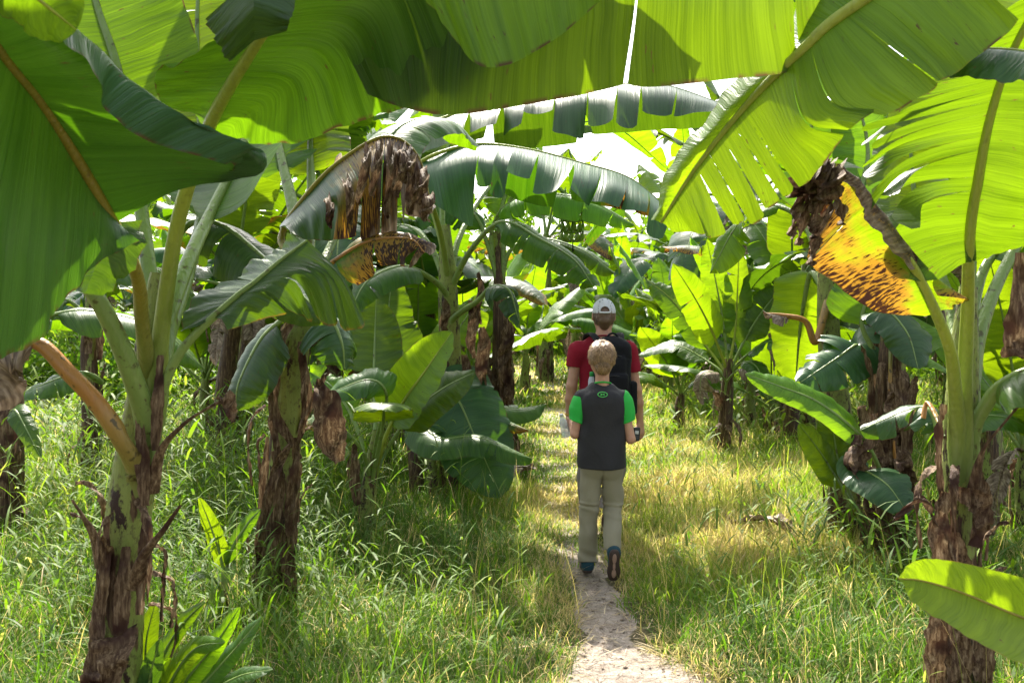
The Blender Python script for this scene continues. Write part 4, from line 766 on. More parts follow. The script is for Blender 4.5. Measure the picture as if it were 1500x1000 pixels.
# ---- free-standing generic plants: prototypes and copies
def free_plant(name, h, r, nl, L, W, seed, el=(80, 15), mat=('leaf', 'leaf_dark', 'leaf_young'), ndry=3, detail=0.6, tears=8, stem_mat='trunk_green', lean=0.0, ndress=6, aged=0.3, dr=(50, 85)):
    rr = np.random.default_rng(seed); o = empty(name, (0, 0, 0))
    top = np.array([lean * h, lean * .4 * h, h])
    stem(o, [(0, 0, -0.05), (0.02, 0, h * .35), tuple(top * [.6, .6, .7]), tuple(top)], [r * 1.25, r, r * .85, r * .5], stem_mat, seed, nr=16, local=True, sheaths=5)
    for i in range(nl):
        f = i / max(nl - 1, 1); az = i * 137.5 + rr.normal(0, 15) + seed * 40; e = el[0] * (1 - f) + el[1] * f + rr.normal(0, 5)
        m_ = mat[1] if f > 0.6 else (mat[2] if rr.random() < 0.35 else mat[0])
        ag = None
        if rr.random() < aged and f > 0.4:
            a0 = rr.uniform(0.1, 0.5); ag = (lambda a0: lambda v, t, s: np.clip(a0 * t ** 2 + 0.5 * v ** 4 * a0 * 2, 0, .9))(a0)
        arc_leaf(o, top * [1, 1, 1] + [0, 0, -0.25 * f * h * .5], az, e, L * rr.uniform(.8, 1.1), W * rr.uniform(.85, 1.1), pet=0.28 * L * rr.uniform(.6, 1.1), droop=rr.uniform(*dr) * (0.45 + .75 * f), mat=m_, rib='stalk', stalk_r=r * .16,
                 tears=tears * rr.uniform(.3, 1.4), seed=seed * 50 + i, gap=.14, drop=.07, ruffle=.015, fall=rr.uniform(-70, -20), detail=detail, age=ag, roll=rr.normal(0, 12), twist=rr.normal(0, 12), rag=.08)
    for i in range(ndry):
        dead_leaf(o, top * .92 + [0, 0, -0.1 * i], rr.uniform(0, 360), L * .55, W * .42, seed * 70 + i)
    if ndress: dress(o, (0, 0, 0), h * .9, r, ndress, seed * 3)
    return o
def copy_plant(src, loc, rz, s=1.0):
    c = src.copy(); col.objects.link(c); c.location = loc; c.rotation_euler = (0, 0, rz); c.scale = (s, s, s)
    for ch in kids[src.name]:
        d = ch.copy(); col.objects.link(d); d.parent = c
        for g in kids.get(ch.name, ()):
            e = g.copy(); col.objects.link(e); e.parent = d
    return c
protos = [free_plant('banana_plant', 2.5, .12, 10, 1.9, .62, 1), free_plant('banana_plant', 2.9, .13, 11, 2.1, .66, 2, el=(82, 0), lean=.05),
          free_plant('banana_plant', 1.9, .10, 9, 1.7, .6, 3, el=(80, 20), stem_mat='trunk_brown'), free_plant('banana_plant', 2.2, .11, 9, 1.8, .6, 4, el=(75, -5), tears=14, aged=.7, stem_mat='trunk_brown', lean=-.06),
          free_plant('banana_plant', 0.8, .08, 8, 1.5, .5, 5, el=(86, 40), dr=(30, 65), tears=1, ndry=1, ndress=3, mat=('leaf_young', 'leaf', 'leaf_young'), aged=.1),
          free_plant('young_banana_plant', 0.35, .05, 7, 1.0, .34, 6, el=(84, 40), dr=(25, 60), tears=0.5, ndry=0, ndress=2, mat=('leaf_young', 'leaf', 'leaf_young'), aged=0)]
kids = {}
for o in list(scene.objects):
    if o.parent is not None: kids.setdefault(o.parent.name, []).append(o)
used = set()
def put(k_, x, y, rz, s, label, group=None, cat='banana plant'):
    src = protos[k_]
    if k_ not in used: used.add(k_); o = src; o.location = (x, y, 0); o.rotation_euler = (0, 0, rz); o.scale = (s, s, s)
    else: o = copy_plant(src, (x, y, 0), rz, s)
    tag(o, label, cat, group)
    if group is None and 'group' in o: del o['group']
    return o
def X(px, d): return (px - 750) / FPX * d
# the young plants standing in the sun right of the path
K1 = plant('banana_plant', 1062, 0, 11.7, 'short banana plant with a fan of upright bright leaves standing alone in sunny grass')
stem(K1, [at(1058, 680, 11.7), at(1062, 620, 11.7), at(1066, 560, 11.7), at(1068, 525, 11.7)], [0.10, 0.085, 0.075, 0.05], 'trunk_brown', 55, nr=20)
dress(K1, (0, 0, 0), 1.0, .09, 8, 56, wid=(.04, .12), length=(.25, .5))
for i, (q, w_, nr_, mt, p0_) in enumerate([
    ([(1068, 540), (1076, 490), (1080, 430), (1083, 352)], .36, (.1, -1, .05), 'leaf_young', .30), ([(1064, 545), (1045, 490), (1020, 440), (985, 385)], .38, (-.2, -1, .3), 'leaf_young', .28),
    ([(1062, 550), (1030, 500), (985, 440), (945, 408)], .36, (-.3, -.7, .8), 'leaf', .26), ([(1072, 545), (1095, 490), (1125, 445), (1165, 400)], .38, (.3, -.8, .6), 'leaf', .28),
    ([(1070, 548), (1100, 515), (1135, 500), (1178, 530)], .34, (.1, -.5, 1), 'leaf', .28), ([(1060, 552), (1030, 525), (985, 505), (935, 520)], .34, (-.1, -.5, 1), 'leaf', .28),
    ([(1066, 545), (1060, 480), (1050, 420), (1035, 350)], .34, (-.1, -1, .1), 'leaf_young', .3), ([(1072, 550), (1090, 530), (1110, 540), (1120, 580)], .26, (.2, -.6, 1), 'leaf', .3)]):
    path_leaf(K1, [(x_, y_, 11.7 - .25 * np.sin(i * 2.1) * j_) for j_, (x_, y_) in enumerate(q)], w_, nr_, 14, -20, mt, 'rib' if i < 3 else 'stalk', .014, p0=p0_, tears=2, seed=560 + i)
path_leaf(K1, [(1062, 560, 11.6), (1048, 545, 11.4), (1028, 552, 11.3), (1025, 590, 11.3)], .3, (-.2, -.6, 1), 20, -80, 'leaf_dark', 'stalk', .01, p0=.3, tears=4, age=lambda v, t, s: np.full_like(v, .95), seed=570, gap=.3, name='dry_leaf')
path_leaf(K1, [(1064, 560, 11.55), (1085, 540, 11.4), (1105, 545, 11.3), (1118, 575, 11.3)], .26, (.2, -.6, 1), 20, -80, 'leaf_dark', 'stalk', .01, p0=.3, tears=4, age=lambda v, t, s: np.full_like(v, .95), seed=571, gap=.3, name='dry_leaf')
K2 = plant('banana_plant', 995, 0, 15.0, 'small banana plant with one bright upright paddle leaf beside the man')
stem(K2, [at(994, 628, 15), at(995, 600, 15), at(998, 575, 15)], [0.10, 0.09, 0.06], 'trunk_brown', 57, nr=18)
for i, (q, w_, nr_, mt) in enumerate([([(997, 580), (985, 545), (965, 515), (938, 478)], .5, (-.4, -1, .2), 'leaf_young'), ([(998, 580), (1002, 540), (1010, 505), (1022, 470)], .5, (.2, -1, .2), 'leaf'), ([(996, 582), (970, 560), (940, 550), (915, 560)], .4, (-.1, -.6, 1), 'leaf'), ([(999, 582), (1015, 560), (1035, 552), (1055, 570)], .4, (.1, -.6, 1), 'leaf'), ([(997, 580), (990, 540), (985, 500), (985, 455)], .45, (0, -1, .1), 'leaf_young')]):
    path_leaf(K2, [(x_, y_, 15 - .2 * j_) for j_, (x_, y_) in enumerate(q)], w_, nr_, 14, -25, mt, 'stalk', .015, p0=.26, tears=1, seed=580 + i)
put(4, X(1100, 15.5), 15.5, 3.9, 1.15, 'leafy banana plant behind the lone short one right of the path')
put(4, X(1165, 15.0), 15.0, 2.2, 1.2, 'banana plant with tall upright pale leaf right of the path')
put(2, X(1160, 12.5), 12.5, 1.0, 1.0, 'banana plant with broad bright leaves just behind the pale stemmed clump')
put(0, X(1290, 10.5), 10.5, 2.0, 1.05, 'tall banana plant standing behind the shaggy dead brown stem')
put(1, X(1440, 8.5), 8.5, 0.3, 1.0, 'tall banana plant seen through the leaf stalks at the right edge')
put(4, X(1500, 7.2), 7.2, 4.4, 0.9, 'short banana plant partly hidden behind the mottled stem')
put(1, X(480, 11.5), 11.5, 1.4, 1.1, 'tall banana plant standing behind the ragged brown stem')
put(0, X(560, 13.0), 13.0, 5.4, 1.1, 'tall banana plant standing behind the young glossy one')
put(3, X(330, 10.5), 10.5, 2.6, 1.0, 'banana plant with tattered leaves behind the stalks of the thick orange-stalked stem')
put(4, X(690, 14.5), 14.5, 0.8, 1.2, 'leafy banana plant behind the tall pale green one')
put(4, X(770, 21.0), 21.0, 3.0, 1.3, 'banana plant at the left side of the path where it bends')
for (px_, d_t, k__, rz_, s_, lb) in ((1110, 19.0, 1, 2.9, 1.5, 'very tall bright banana plant standing behind the lone short one'),
        (930, 24.5, 4, 1.0, 1.4, 'low leafy banana plant directly behind the shoulders of the man'), (800, 27.0, 0, 1.9, 1.6, 'tall far banana plant beside the spot where the path disappears'),
        (1040, 18.5, 4, 5.0, 1.2, 'bushy banana plant with many upright leaves, behind the small one beside the man')):
    put(k__, X(px_, d_t), d_t, rz_, s_, lb)
names_far = []
for (px_, d_t, rz_, s_, lb) in ((790, 30.0, .3, 1.7, 'low leafy banana plant at the far end of the visible path'), (842, 33.0, 2.3, 1.9, 'low leafy banana plant far behind the head of the boy'), (745, 24.0, 4.3, 1.4, 'low bright banana plant deep behind the hanging dry leaves'),
        (900, 29.0, 5.3, 1.7, 'low leafy banana plant far behind the shoulder of the man carrying the backpack'), (980, 21.0, 3.3, 1.35, 'low leafy banana plant behind the small one beside the man')):
    put(4, X(px_, d_t), d_t, rz_, s_, lb)
put(4, X(612, 12.2), 12.2, 2.6, 1.1, 'leafy banana plant between the young glossy one and the tall pale green one')
put(4, X(300, 12.5), 12.5, .9, 1.15, 'leafy banana plant in the gap between the orange-stalked and ragged stems')
put(4, X(430, 14.5), 14.5, 3.6, 1.3, 'leafy banana plant deep behind the ragged brown stem')
put(5, X(1130, 13.2), 13.2, 1.0, 1.5, 'small sprouting banana plant behind the dry leaves of the lone short one')
rs = np.random.default_rng(21)
pts = []
def ok(x, y, dmin):
    return all((x - a) ** 2 + (y - b) ** 2 > dmin ** 2 for a, b in pts)
tries = 0
while len(pts) < 92 and tries < 9000:
    tries += 1
    y = rs.uniform(11.5, 44); x = rs.uniform(-0.56, 0.56) * y
    px = 750 + x / y * FPX
    pathx = 0.5 + 0.6 * (y - 8) / 14 if y < 24 else 1.1 - 0.25 * (y - 24)
    if abs(x - pathx) < (1.5 if y < 24 else 1.8): continue
    if y < 17 and 820 < px < 1080: continue
    if y < 21 and 740 < px < 1060: continue
    if px < 330 and y < 21: continue
    if ok(x, y, 1.6 + y * .02): pts.append((x, y))
for i, (x, y) in enumerate(pts):
    side = 'left' if x < 0.8 else 'right'
    k_ = int(rs.choice([0, 1, 2, 3, 4, 4, 0] if y < 20 else [4, 4, 2, 4, 0, 4, 2]))
    if y < 20: lab, g = f'banana plant in the middle rows {side} of the path, behind nearer clumps', f'banana plants in the middle rows {side} of the path'
    else: lab, g = f'distant sunlit banana plant in the mass of leaves {side} of the bend in the path', f'distant banana plants {side} of the path'
    put(k_, x, y, rs.uniform(0, 6.28), rs.uniform(.9, 1.25) * (1 + .35 * np.clip((y - 20) / 12, 0, 1)), lab, g)
for i, (px_, py_, d_f, rz_, lb) in enumerate([(742, 712, 9.6, 1.2, 'pale dry banana leaf lying beside the path near the tall pale plant'), (1180, 800, 7.0, 2.2, 'torn dry brown banana leaf lying in the grass right of the path')]):
    fo = tag(empty('fallen_leaf', (X(px_, d_f), d_f, .0), rz_), lb, 'fallen leaf')
    path_leaf(fo, [(0, 0, .05), (.25, .03, .16), (.5, .0, .13), (.75, .06, .05)], .26, (0, -.1, 1), 30, 20, 'leaf_dark', 'dry', .010, p0=.15, tears=4, age=lambda v, t, s: np.full_like(v, .97), seed=590 + i, gap=.2, ruffle=.02, local=True, name='leaf_blade')
for i, p in enumerate(protos):
    if i not in used: put(i, X(1130, 18), 18, 0, 1, 'spare')

# ------------------------------------------------------------------ ground and path
def path_x(y): return np.interp(y, [2, 3.5, 4.42, 4.9, 5.9, 7, 9, 12, 16, 20, 26, 34, 45], [1.05, .75, .56, .50, .50, .50, .50, .62, .85, 1.03, .95, .2, -2])
def path_w(y): return np.interp(y, [2, 4.0, 4.5, 4.9, 5.6, 6.3, 8, 10, 20, 45], [.58, .45, .28, .155, .115, .12, .15, .2, .4, .4])
def hgt(x, y):
    x = np.asarray(x, float); y = np.asarray(y, float)
    n = 0.03 * np.sin(x * 1.3 + 1) * np.sin(y * .9) + 0.018 * np.sin(x * 3.1 + y * 2.3) + 0.01 * np.sin(x * 7.3 - y * 5.1)
    near = np.exp(-((x - path_x(y)) / (path_w(y) + .12)) ** 4)
    return n * (1 - near) - 0.025 * near * (y < 60)
def grid(xs, ys):
    Xg, Yg = np.meshgrid(xs, ys); Z = hgt(Xg, Yg); Z = np.where(Yg > 60, 0, Z); V = np.stack([Xg, Yg, Z], -1).reshape(-1, 3)
    i = np.arange(len(ys) - 1)[:, None] * len(xs); j = np.arange(len(xs) - 1)[None]
    return V, np.stack([i + j, i + j + 1, i + len(xs) + j + 1, i + len(xs) + j], -1).reshape(-1, 4)
xs = np.unique(np.concatenate([np.linspace(-400, -20, 20), np.linspace(-20, -4, 60), np.linspace(-4, 4, 320), np.linspace(4, 20, 60), np.linspace(20, 400, 20)]))
ys = np.unique(np.concatenate([np.linspace(-40, 0, 12), np.linspace(0, 12, 400), np.linspace(12, 60, 160), np.linspace(60, 900, 20)]))
V, F = grid(xs, ys)
d_ = np.abs(V[:, 0] - path_x(V[:, 1])) / path_w(V[:, 1])
edge_n = 0.25 * np.sin(V[:, 1] * 5.3) + 0.18 * np.sin(V[:, 1] * 11 + V[:, 0] * 3)
sand = 1 / (1 + np.exp((d_ - 1.15 + edge_n) * 7)) * (V[:, 1] < 60)
k = NT('ground_soil'); co = k.n('TexCoord').outputs['Object']; sa = k.n('Attribute', attribute_name='sand').outputs['Fac']
n1 = k.noise(co, 6, 5, .6); n2 = k.noise(co, 28, 5, .65); n3 = k.noise(co, 140, 3, .7); cr = k.n('TexVoronoi', {'Scale': 9.0, 'Vector': co}, feature='DISTANCE_TO_EDGE').outputs['Distance']
soil = k.mix(n2, (0.045, 0.040, 0.018), (0.12, 0.11, 0.045)); snd = k.ramp(k.math('MULTIPLY_ADD', n1, .5, k.math('MULTIPLY', n2, .5)), [(.3, (.17, .135, .11)), (.5, (.31, .26, .22)), (.7, (.43, .38, .34))])
speck = k.maprange(n3, .64, .70); snd = k.mix(k.math('MULTIPLY', speck, .4), snd, (.14, .09, .05))
m_ = k.maprange(k.math('ADD', sa, k.math('MULTIPLY_ADD', n2, .7, -.35)), .38, .55)
c = k.mix(m_, soil, snd)
h = k.math('ADD', k.math('ADD', k.math('ADD', k.math('MULTIPLY', n2, .9), k.math('MULTIPLY', n1, 1.2)), k.math('MULTIPLY', n3, .2)), k.math('MULTIPLY', k.maprange(cr, 0, .04), .06))
M['ground'] = k.done(k.pbsdf(c, .9, k.bump(h, .9, .03), .2))
tag(mesh_obj('ground', V, F, M['ground'], None, None, {'sand': sand}), 'grassy ground with a narrow pale sandy footpath', None, kind='structure')

# ------------------------------------------------------------------ grass: millions could not be counted, so stuff
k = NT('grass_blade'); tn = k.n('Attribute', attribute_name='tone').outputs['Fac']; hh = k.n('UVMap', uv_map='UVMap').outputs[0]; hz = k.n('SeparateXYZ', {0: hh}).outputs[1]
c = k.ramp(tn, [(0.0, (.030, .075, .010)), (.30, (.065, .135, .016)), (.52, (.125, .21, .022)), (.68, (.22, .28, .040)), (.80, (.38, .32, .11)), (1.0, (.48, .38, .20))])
c = k.mix(k.math('MULTIPLY', k.maprange(hz, 0.0, .45, 1, 0), .45), c, (.11, .095, .035))  # darker blade feet: shade low in the grass painted into the colour
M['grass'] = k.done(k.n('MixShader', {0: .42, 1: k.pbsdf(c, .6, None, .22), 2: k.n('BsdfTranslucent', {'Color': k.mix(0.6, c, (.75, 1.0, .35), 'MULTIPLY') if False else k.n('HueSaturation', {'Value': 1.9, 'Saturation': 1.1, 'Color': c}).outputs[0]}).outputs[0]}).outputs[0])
def blades(x, y, L, Wd, tone, az, lean, bend, seg=3, z0=None, fold=0.0, name='grass', mat='grass', tiltz=None, nofaces=False):
    n = len(x); s = np.linspace(0, 1, seg + 1)
    d = np.stack([np.cos(az), np.sin(az)], 1); p = np.stack([-np.sin(az), np.cos(az)], 1)
    th = lean[:, None] + bend[:, None] * s[None] ** 1.3            # angle from vertical
    ds = L[:, None] / seg
    hx = np.concatenate([np.zeros((n, 1)), np.cumsum(np.sin(th[:, 1:]) * ds, 1)], 1); hzz = np.concatenate([np.zeros((n, 1)), np.cumsum(np.cos(th[:, 1:]) * ds, 1)], 1)
    zb = hgt(x, y) if z0 is None else z0
    wv = Wd[:, None] * np.array([0.75, 1.0, 0.8, 0.5, .25][:seg] + [0.04])[None] * .5 if seg <= 4 else Wd[:, None] * .5 * np.append(np.linspace(1, .4, seg), .04)[None]
    base = np.stack([x[:, None] + hx * d[:, :1], y[:, None] + hx * d[:, 1:], zb[:, None] + hzz - (0.01 if z0 is None else 0)], -1)
    off = np.stack([wv * p[:, :1], wv * p[:, 1:], 0 * wv], -1)
    V = np.stack([base - off, base + off], 2).reshape(-1, 3)      # n,(seg+1),2
    b = np.arange(n)[:, None] * (seg + 1) * 2 + np.arange(seg)[None] * 2
    F = np.stack([b, b + 1, b + 3, b + 2], -1).reshape(-1, 4)
    uv = np.stack([np.tile([0., 1.], n * (seg + 1)), np.repeat(np.tile(s, n), 2)], 1)
    return V, F, uv, np.repeat(tone, (seg + 1) * 2)
def merge(parts):
    o = 0; Vs, Fs, Us, Ts = [], [], [], []
    for V, F, u, t in parts: Vs.append(V); Fs.append(F + o); Us.append(u); Ts.append(t); o += len(V)
    return np.vstack(Vs), np.vstack(Fs), np.vstack(Us), np.concatenate(Ts)
gr = np.random.default_rng(99)
def noise2(x, y, s, sd):
    r_ = np.random.default_rng(sd); v = 0
    for i in range(7):
        a = r_.uniform(0, 6.28); f = s * r_.uniform(.6, 1.9); v = v + np.sin((x * math.cos(a) + y * math.sin(a)) * f + r_.uniform(0, 6.28))
    return v / 3.2
stems_xy = [(o.location.x, o.location.y) for o in scene.objects if o.parent is None and o.type == 'EMPTY']
def scatter(n, y0, y1, half=.60, extra=0.4, power=1.0):
    y = np.sqrt(gr.uniform(y0 ** 2, y1 ** 2, n)) if power == 1.0 else y0 * (y1 / y0) ** gr.random(n)
    x = gr.uniform(-1, 1, n) * (half * y + extra); return x, y
def path_keep(x, y, soft=.12, keep_far=.9):
    dd = np.abs(x - path_x(y)) - path_w(y); pr = np.clip(dd / soft + .35 * noise2(x, y, 9, 3), 0, 1) ** 1.2
    far = np.clip((y - 6.4) / 1.4, 0, 1) * keep_far * .97
    return gr.random(len(x)) < np.maximum(pr, far)
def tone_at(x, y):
    sunny = np.exp(-((x - 1.9 - .06 * (y - 8)) / 1.2) ** 2) * np.clip((y - 5) / 2, 0, 1) * np.exp(-((y - 9.5) / 6) ** 2)  # yellow dry patch; its sunlit look is put into the grass tone
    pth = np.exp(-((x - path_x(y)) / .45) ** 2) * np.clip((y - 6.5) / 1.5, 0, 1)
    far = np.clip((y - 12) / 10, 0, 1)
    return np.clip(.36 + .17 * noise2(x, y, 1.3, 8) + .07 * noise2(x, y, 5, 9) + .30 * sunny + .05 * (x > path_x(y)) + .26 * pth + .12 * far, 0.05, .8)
parts = []
def add_grass(n, y0, y1, Lr, Wr, seg, power=1.0, soft=.14, clump=0.0, dry=.16, hl=1.0):
    x, y = scatter(n, y0, y1, power=power)
    if clump:
        cx, cy = scatter(max(1, n // 40), y0, y1, power=power); k_ = gr.integers(0, len(cx), n)
        x = cx[k_] + gr.normal(0, clump, n); y = cy[k_] + gr.normal(0, clump, n)
    m = path_keep(x, y, soft); x, y = x[m], y[m]; n = len(x)
    L = gr.uniform(*Lr, n) * (1 + .35 * noise2(x, y, 1.1, 5)) * hl
    dd = np.clip((np.abs(x - path_x(y)) - path_w(y)) / .8, 0, 1); L = L * (.35 + .65 * dd)
    bend = gr.uniform(.3, 1.7, n); lean = np.abs(gr.normal(.25, .28, n))
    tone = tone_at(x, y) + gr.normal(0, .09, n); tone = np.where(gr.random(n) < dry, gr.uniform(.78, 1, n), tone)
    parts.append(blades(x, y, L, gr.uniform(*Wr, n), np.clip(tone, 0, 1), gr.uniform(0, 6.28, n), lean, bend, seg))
Q = 1.0
def brown_mat(n):
    y = gr.uniform(4.3, 9, n); x = path_x(y) + gr.choice([-1, 1], n, p=[.4, .6]) * (path_w(y) + .02 + np.abs(gr.normal(.12, .16, n))); m = gr.random(n) < np.clip(.5 + .5 * noise2(x, y, 5, 17), .05, 1); x, y = x[m], y[m]; n = len(x)
    parts.append(blades(x, y, gr.uniform(.05, .20, n), gr.uniform(.002, .005, n), gr.uniform(.72, 1, n), gr.uniform(0, 6.28, n), np.abs(gr.normal(.8, .4, n)), gr.uniform(.1, 1.4, n), 3))
brown_mat(16000)
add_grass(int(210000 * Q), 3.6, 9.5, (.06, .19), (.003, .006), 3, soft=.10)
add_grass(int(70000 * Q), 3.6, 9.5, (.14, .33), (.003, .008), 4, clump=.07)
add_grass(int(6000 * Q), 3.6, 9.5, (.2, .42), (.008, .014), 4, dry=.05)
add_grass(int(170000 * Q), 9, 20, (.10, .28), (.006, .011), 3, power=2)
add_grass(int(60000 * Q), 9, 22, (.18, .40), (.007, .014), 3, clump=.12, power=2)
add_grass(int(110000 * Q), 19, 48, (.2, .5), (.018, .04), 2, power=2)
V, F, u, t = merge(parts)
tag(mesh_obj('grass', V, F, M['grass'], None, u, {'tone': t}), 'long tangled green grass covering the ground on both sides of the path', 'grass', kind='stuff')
# broad-bladed weeds with stems
def weeds(n, xy, hr, wl, ll, lean0=.25, per=9, tone0=.32):
    x, y = xy; n = len(x); P = []
    az = gr.uniform(0, 6.28, n); h = gr.uniform(*hr, n); ln = np.abs(gr.normal(0, lean0, n)); bd = gr.uniform(0, .5, n)
    tn_ = np.clip(tone0 + .1 * gr.normal(0, 1, n), 0.02, .9)
    P.append(blades(x, y, h, np.full(n, .004), tn_, az, ln, bd, 4))
    k_ = np.repeat(np.arange(n), per); f = np.tile(np.linspace(.15, 1.0, per), n) + gr.normal(0, .03, n * per); f = np.clip(f, .05, 1)
    # position on stem
    th = ln[k_] + bd[k_] * f * .6; hx = h[k_] * f * np.sin(th); hz_ = h[k_] * f * np.cos(th)
    bx = x[k_] + hx * np.cos(az[k_]); by = y[k_] + hx * np.sin(az[k_]); bz = hgt(x[k_], y[k_]) + hz_
    P.append(blades(bx, by, gr.uniform(*ll, n * per), gr.uniform(*wl, n * per), np.clip(tn_[k_] + gr.normal(0, .05, n * per), 0, 1), gr.uniform(0, 6.28, n * per), gr.uniform(.4, 1.1, n * per), gr.uniform(.3, 1.1, n * per), 3, z0=bz))
    return P
P = []
def region(n, cx, cy, sx, sy):
    x = gr.normal(cx, sx, n); y = gr.normal(cy, sy, n); m = (np.abs(x - path_x(y)) > path_w(y) + .3) & (y > 3.7); return x[m], y[m]
P += weeds(0, region(420, -1.9, 8.3, .55, 1.2), (.6, 1.15), (.008, .016), (.10, .22), per=10, tone0=.36)
P += weeds(0, region(380, -3.2, 8.0, .8, 1.6), (.4, 1.0), (.008, .016), (.10, .22), per=9, tone0=.48)
P += weeds(0, region(300, -1.9, 5.6, .7, .8), (.25, .55), (.008, .016), (.08, .18), per=7)
P += weeds(0, region(160, -.6, 5.6, .6, .8), (.2, .45), (.007, .014), (.08, .18), per=7, tone0=.42)
P += weeds(0, region(110, 1.6, 5.4, .6, .9), (.2, .4), (.007, .014), (.07, .16), per=7, tone0=.4)
P += weeds(0, region(120, 2.5, 6.2, .4, .8), (.3, .6), (.012, .02), (.12, .24), per=7, tone0=.3)
P += weeds(0, region(400, -5, 13, 2.0, 3), (.5, 1.1), (.02, .04), (.15, .3), per=8, tone0=.5)
P += weeds(0, region(300, 5, 14, 2.0, 3), (.4, .9), (.02, .04), (.15, .3), per=8, tone0=.48)
P += weeds(0, region(160, 1.2, 9.0, .8, 1.6), (.3, .55), (.010, .016), (.10, .2), per=6, tone0=.52)
V, F, u, t = merge(P)
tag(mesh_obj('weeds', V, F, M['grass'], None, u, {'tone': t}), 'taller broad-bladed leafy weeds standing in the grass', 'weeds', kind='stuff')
# small clods and pebbles bedded in the path
def lumps(n):
    y = gr.uniform(3.9, 8.0, n); x = path_x(y) + gr.uniform(-1, 1, n) * path_w(y) * 1.1; r_ = gr.uniform(.003, .011, n) * (gr.random(n) ** 2 + .4)
    b = np.array([(1, 0, 0), (-1, 0, 0), (0, 1, 0), (0, -1, 0), (0, 0, .8), (0, 0, -.6), (.6, .6, .45), (-.6, .6, .4), (.6, -.6, .5), (-.6, -.6, .35)]); fc = [(0, 2, 6), (2, 1, 7), (1, 3, 9), (3, 0, 8), (6, 2, 4), (0, 6, 4), (7, 1, 4), (2, 7, 4), (9, 3, 4), (1, 9, 4), (8, 0, 4), (3, 8, 4), (2, 0, 5), (1, 2, 5), (3, 1, 5), (0, 3, 5)]
    V = np.stack([x, y, hgt(x, y) + r_ * .3], 1)[:, None] + b[None] * r_[:, None, None] * gr.uniform(.7, 1.3, (n, 10, 1)); F = (np.array(fc)[None] + np.arange(n)[:, None, None] * 10).reshape(-1, 3); return V.reshape(-1, 3), F
V, F = lumps(420)
k = NT('clod'); M['clod'] = k.done(k.pbsdf(k.mix(k.noise(k.n('TexCoord').outputs['Object'], 12, 2), (.16, .12, .09), (.36, .30, .25)), .95, None, .2))
tag(mesh_obj('pebbles', V, F, M['clod'], None), 'small clods and pebbles on the sandy footpath', 'pebbles', kind='stuff')
# thin straw-coloured seed stalks
P = []
x, y = scatter(5200, 3.8, 14); m = path_keep(x, y, .3, .1); x, y = x[m], y[m]; n = len(x)
cx = np.exp(-((x - 1.5) / 1.6) ** 2); m = gr.random(n) < .25 + .75 * cx; x, y = x[m], y[m]; n = len(x)
P.append(blades(x, y, gr.uniform(.35, .75, n), np.full(n, .0022), gr.uniform(.55, .95, n), gr.uniform(0, 6.28, n), np.abs(gr.normal(.2, .2, n)), gr.uniform(.1, .9, n), 4))
V, F, u, t = merge(P)
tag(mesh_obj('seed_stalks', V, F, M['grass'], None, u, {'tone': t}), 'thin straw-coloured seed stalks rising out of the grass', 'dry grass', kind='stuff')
# dry litter on the ground: straw, twigs, shreds lying flat
n = 14000; x, y = scatter(n, 3.8, 9.5); near = np.abs(x - path_x(y)) < path_w(y) + .5; m = near & (gr.random(n) < .45) | (gr.random(n) < .3); x, y = x[m], y[m]; n = len(x)
e = np.full(n, 1.45); P = [blades(x, y, gr.uniform(.03, .16, n), gr.uniform(.002, .007, n), gr.uniform(.76, 1, n), gr.uniform(0, 6.28, n), e + gr.normal(0, .05, n), gr.uniform(-.05, .12, n), 3, z0=hgt(x, y) + .012)]
n = 2600; y = gr.uniform(3.9, 7.5, n); x = path_x(y) + gr.uniform(-1.1, 1.1, n) * (path_w(y) + .05)
P.append(blades(x, y, gr.uniform(.02, .09, n), gr.uniform(.001, .003, n), gr.uniform(.1, .3, n), gr.uniform(0, 6.28, n), np.full(n, 1.5), gr.uniform(-.05, .1, n), 3, z0=hgt(x, y) + .008))
V, F, u, t = merge(P); k = NT('litter'); tn = k.n('Attribute', attribute_name='tone').outputs['Fac']
M['litter'] = k.done(k.pbsdf(k.ramp(tn, [(0, (.05, .03, .015)), (.4, (.12, .08, .04)), (.8, (.36, .27, .15)), (1, (.5, .42, .28))]), .8))
tag(mesh_obj('plant_litter', V, F, M['litter'], None, u, {'tone': t}), 'dry straw and twigs scattered along the path', 'litter', kind='stuff')
# far-off wood closing the view
def leaf_cloud(cs, n, size, sd):
    r_ = np.random.default_rng(sd); k_ = r_.integers(0, len(cs), n); c = cs[k_]
    dirs = unit(r_.normal(0, 1, (n, 3))); rad = r_.random(n) ** .4
    P_ = c[:, :3] + dirs * rad[:, None] * c[:, 3:4] * [1, 1, .8]; P_[:, 2] = np.maximum(P_[:, 2], .05)
    a = unit(r_.normal(0, 1, (n, 3)) + [0, 0, .3]); b = unit(np.cross(a, r_.normal(0, 1, (n, 3)))); s_ = size * r_.uniform(.5, 1.3, n)[:, None]
    V = np.stack([P_ - a * s_, P_ + b * s_ * .38, P_ + a * s_, P_ - b * s_ * .38], 1).reshape(-1, 3)
    F = np.arange(n * 4).reshape(-1, 4); return V, F, np.tile([[0, 0], [0, .5], [0, 1], [1, .5]], (n, 1)), np.repeat(r_.uniform(.2, .6, n), 4)
r_ = np.random.default_rng(4); cs = []
for i in range(230):
    a = r_.uniform(-.62, .62); dd_ = r_.uniform(46, 62); hh_ = r_.uniform(.5, 8.5) * (1.0 if a < -.1 else .75); cs.append([a * dd_, dd_, hh_, r_.uniform(1.0, 2.3)])
for i in range(120):
    a = r_.uniform(-.62, .62); dd_ = r_.uniform(44, 50); cs.append([a * dd_, dd_, r_.uniform(.2, 1.6), r_.uniform(.9, 1.6)])
V, F, u, t = leaf_cloud(np.array(cs), 100000, .28, 5)
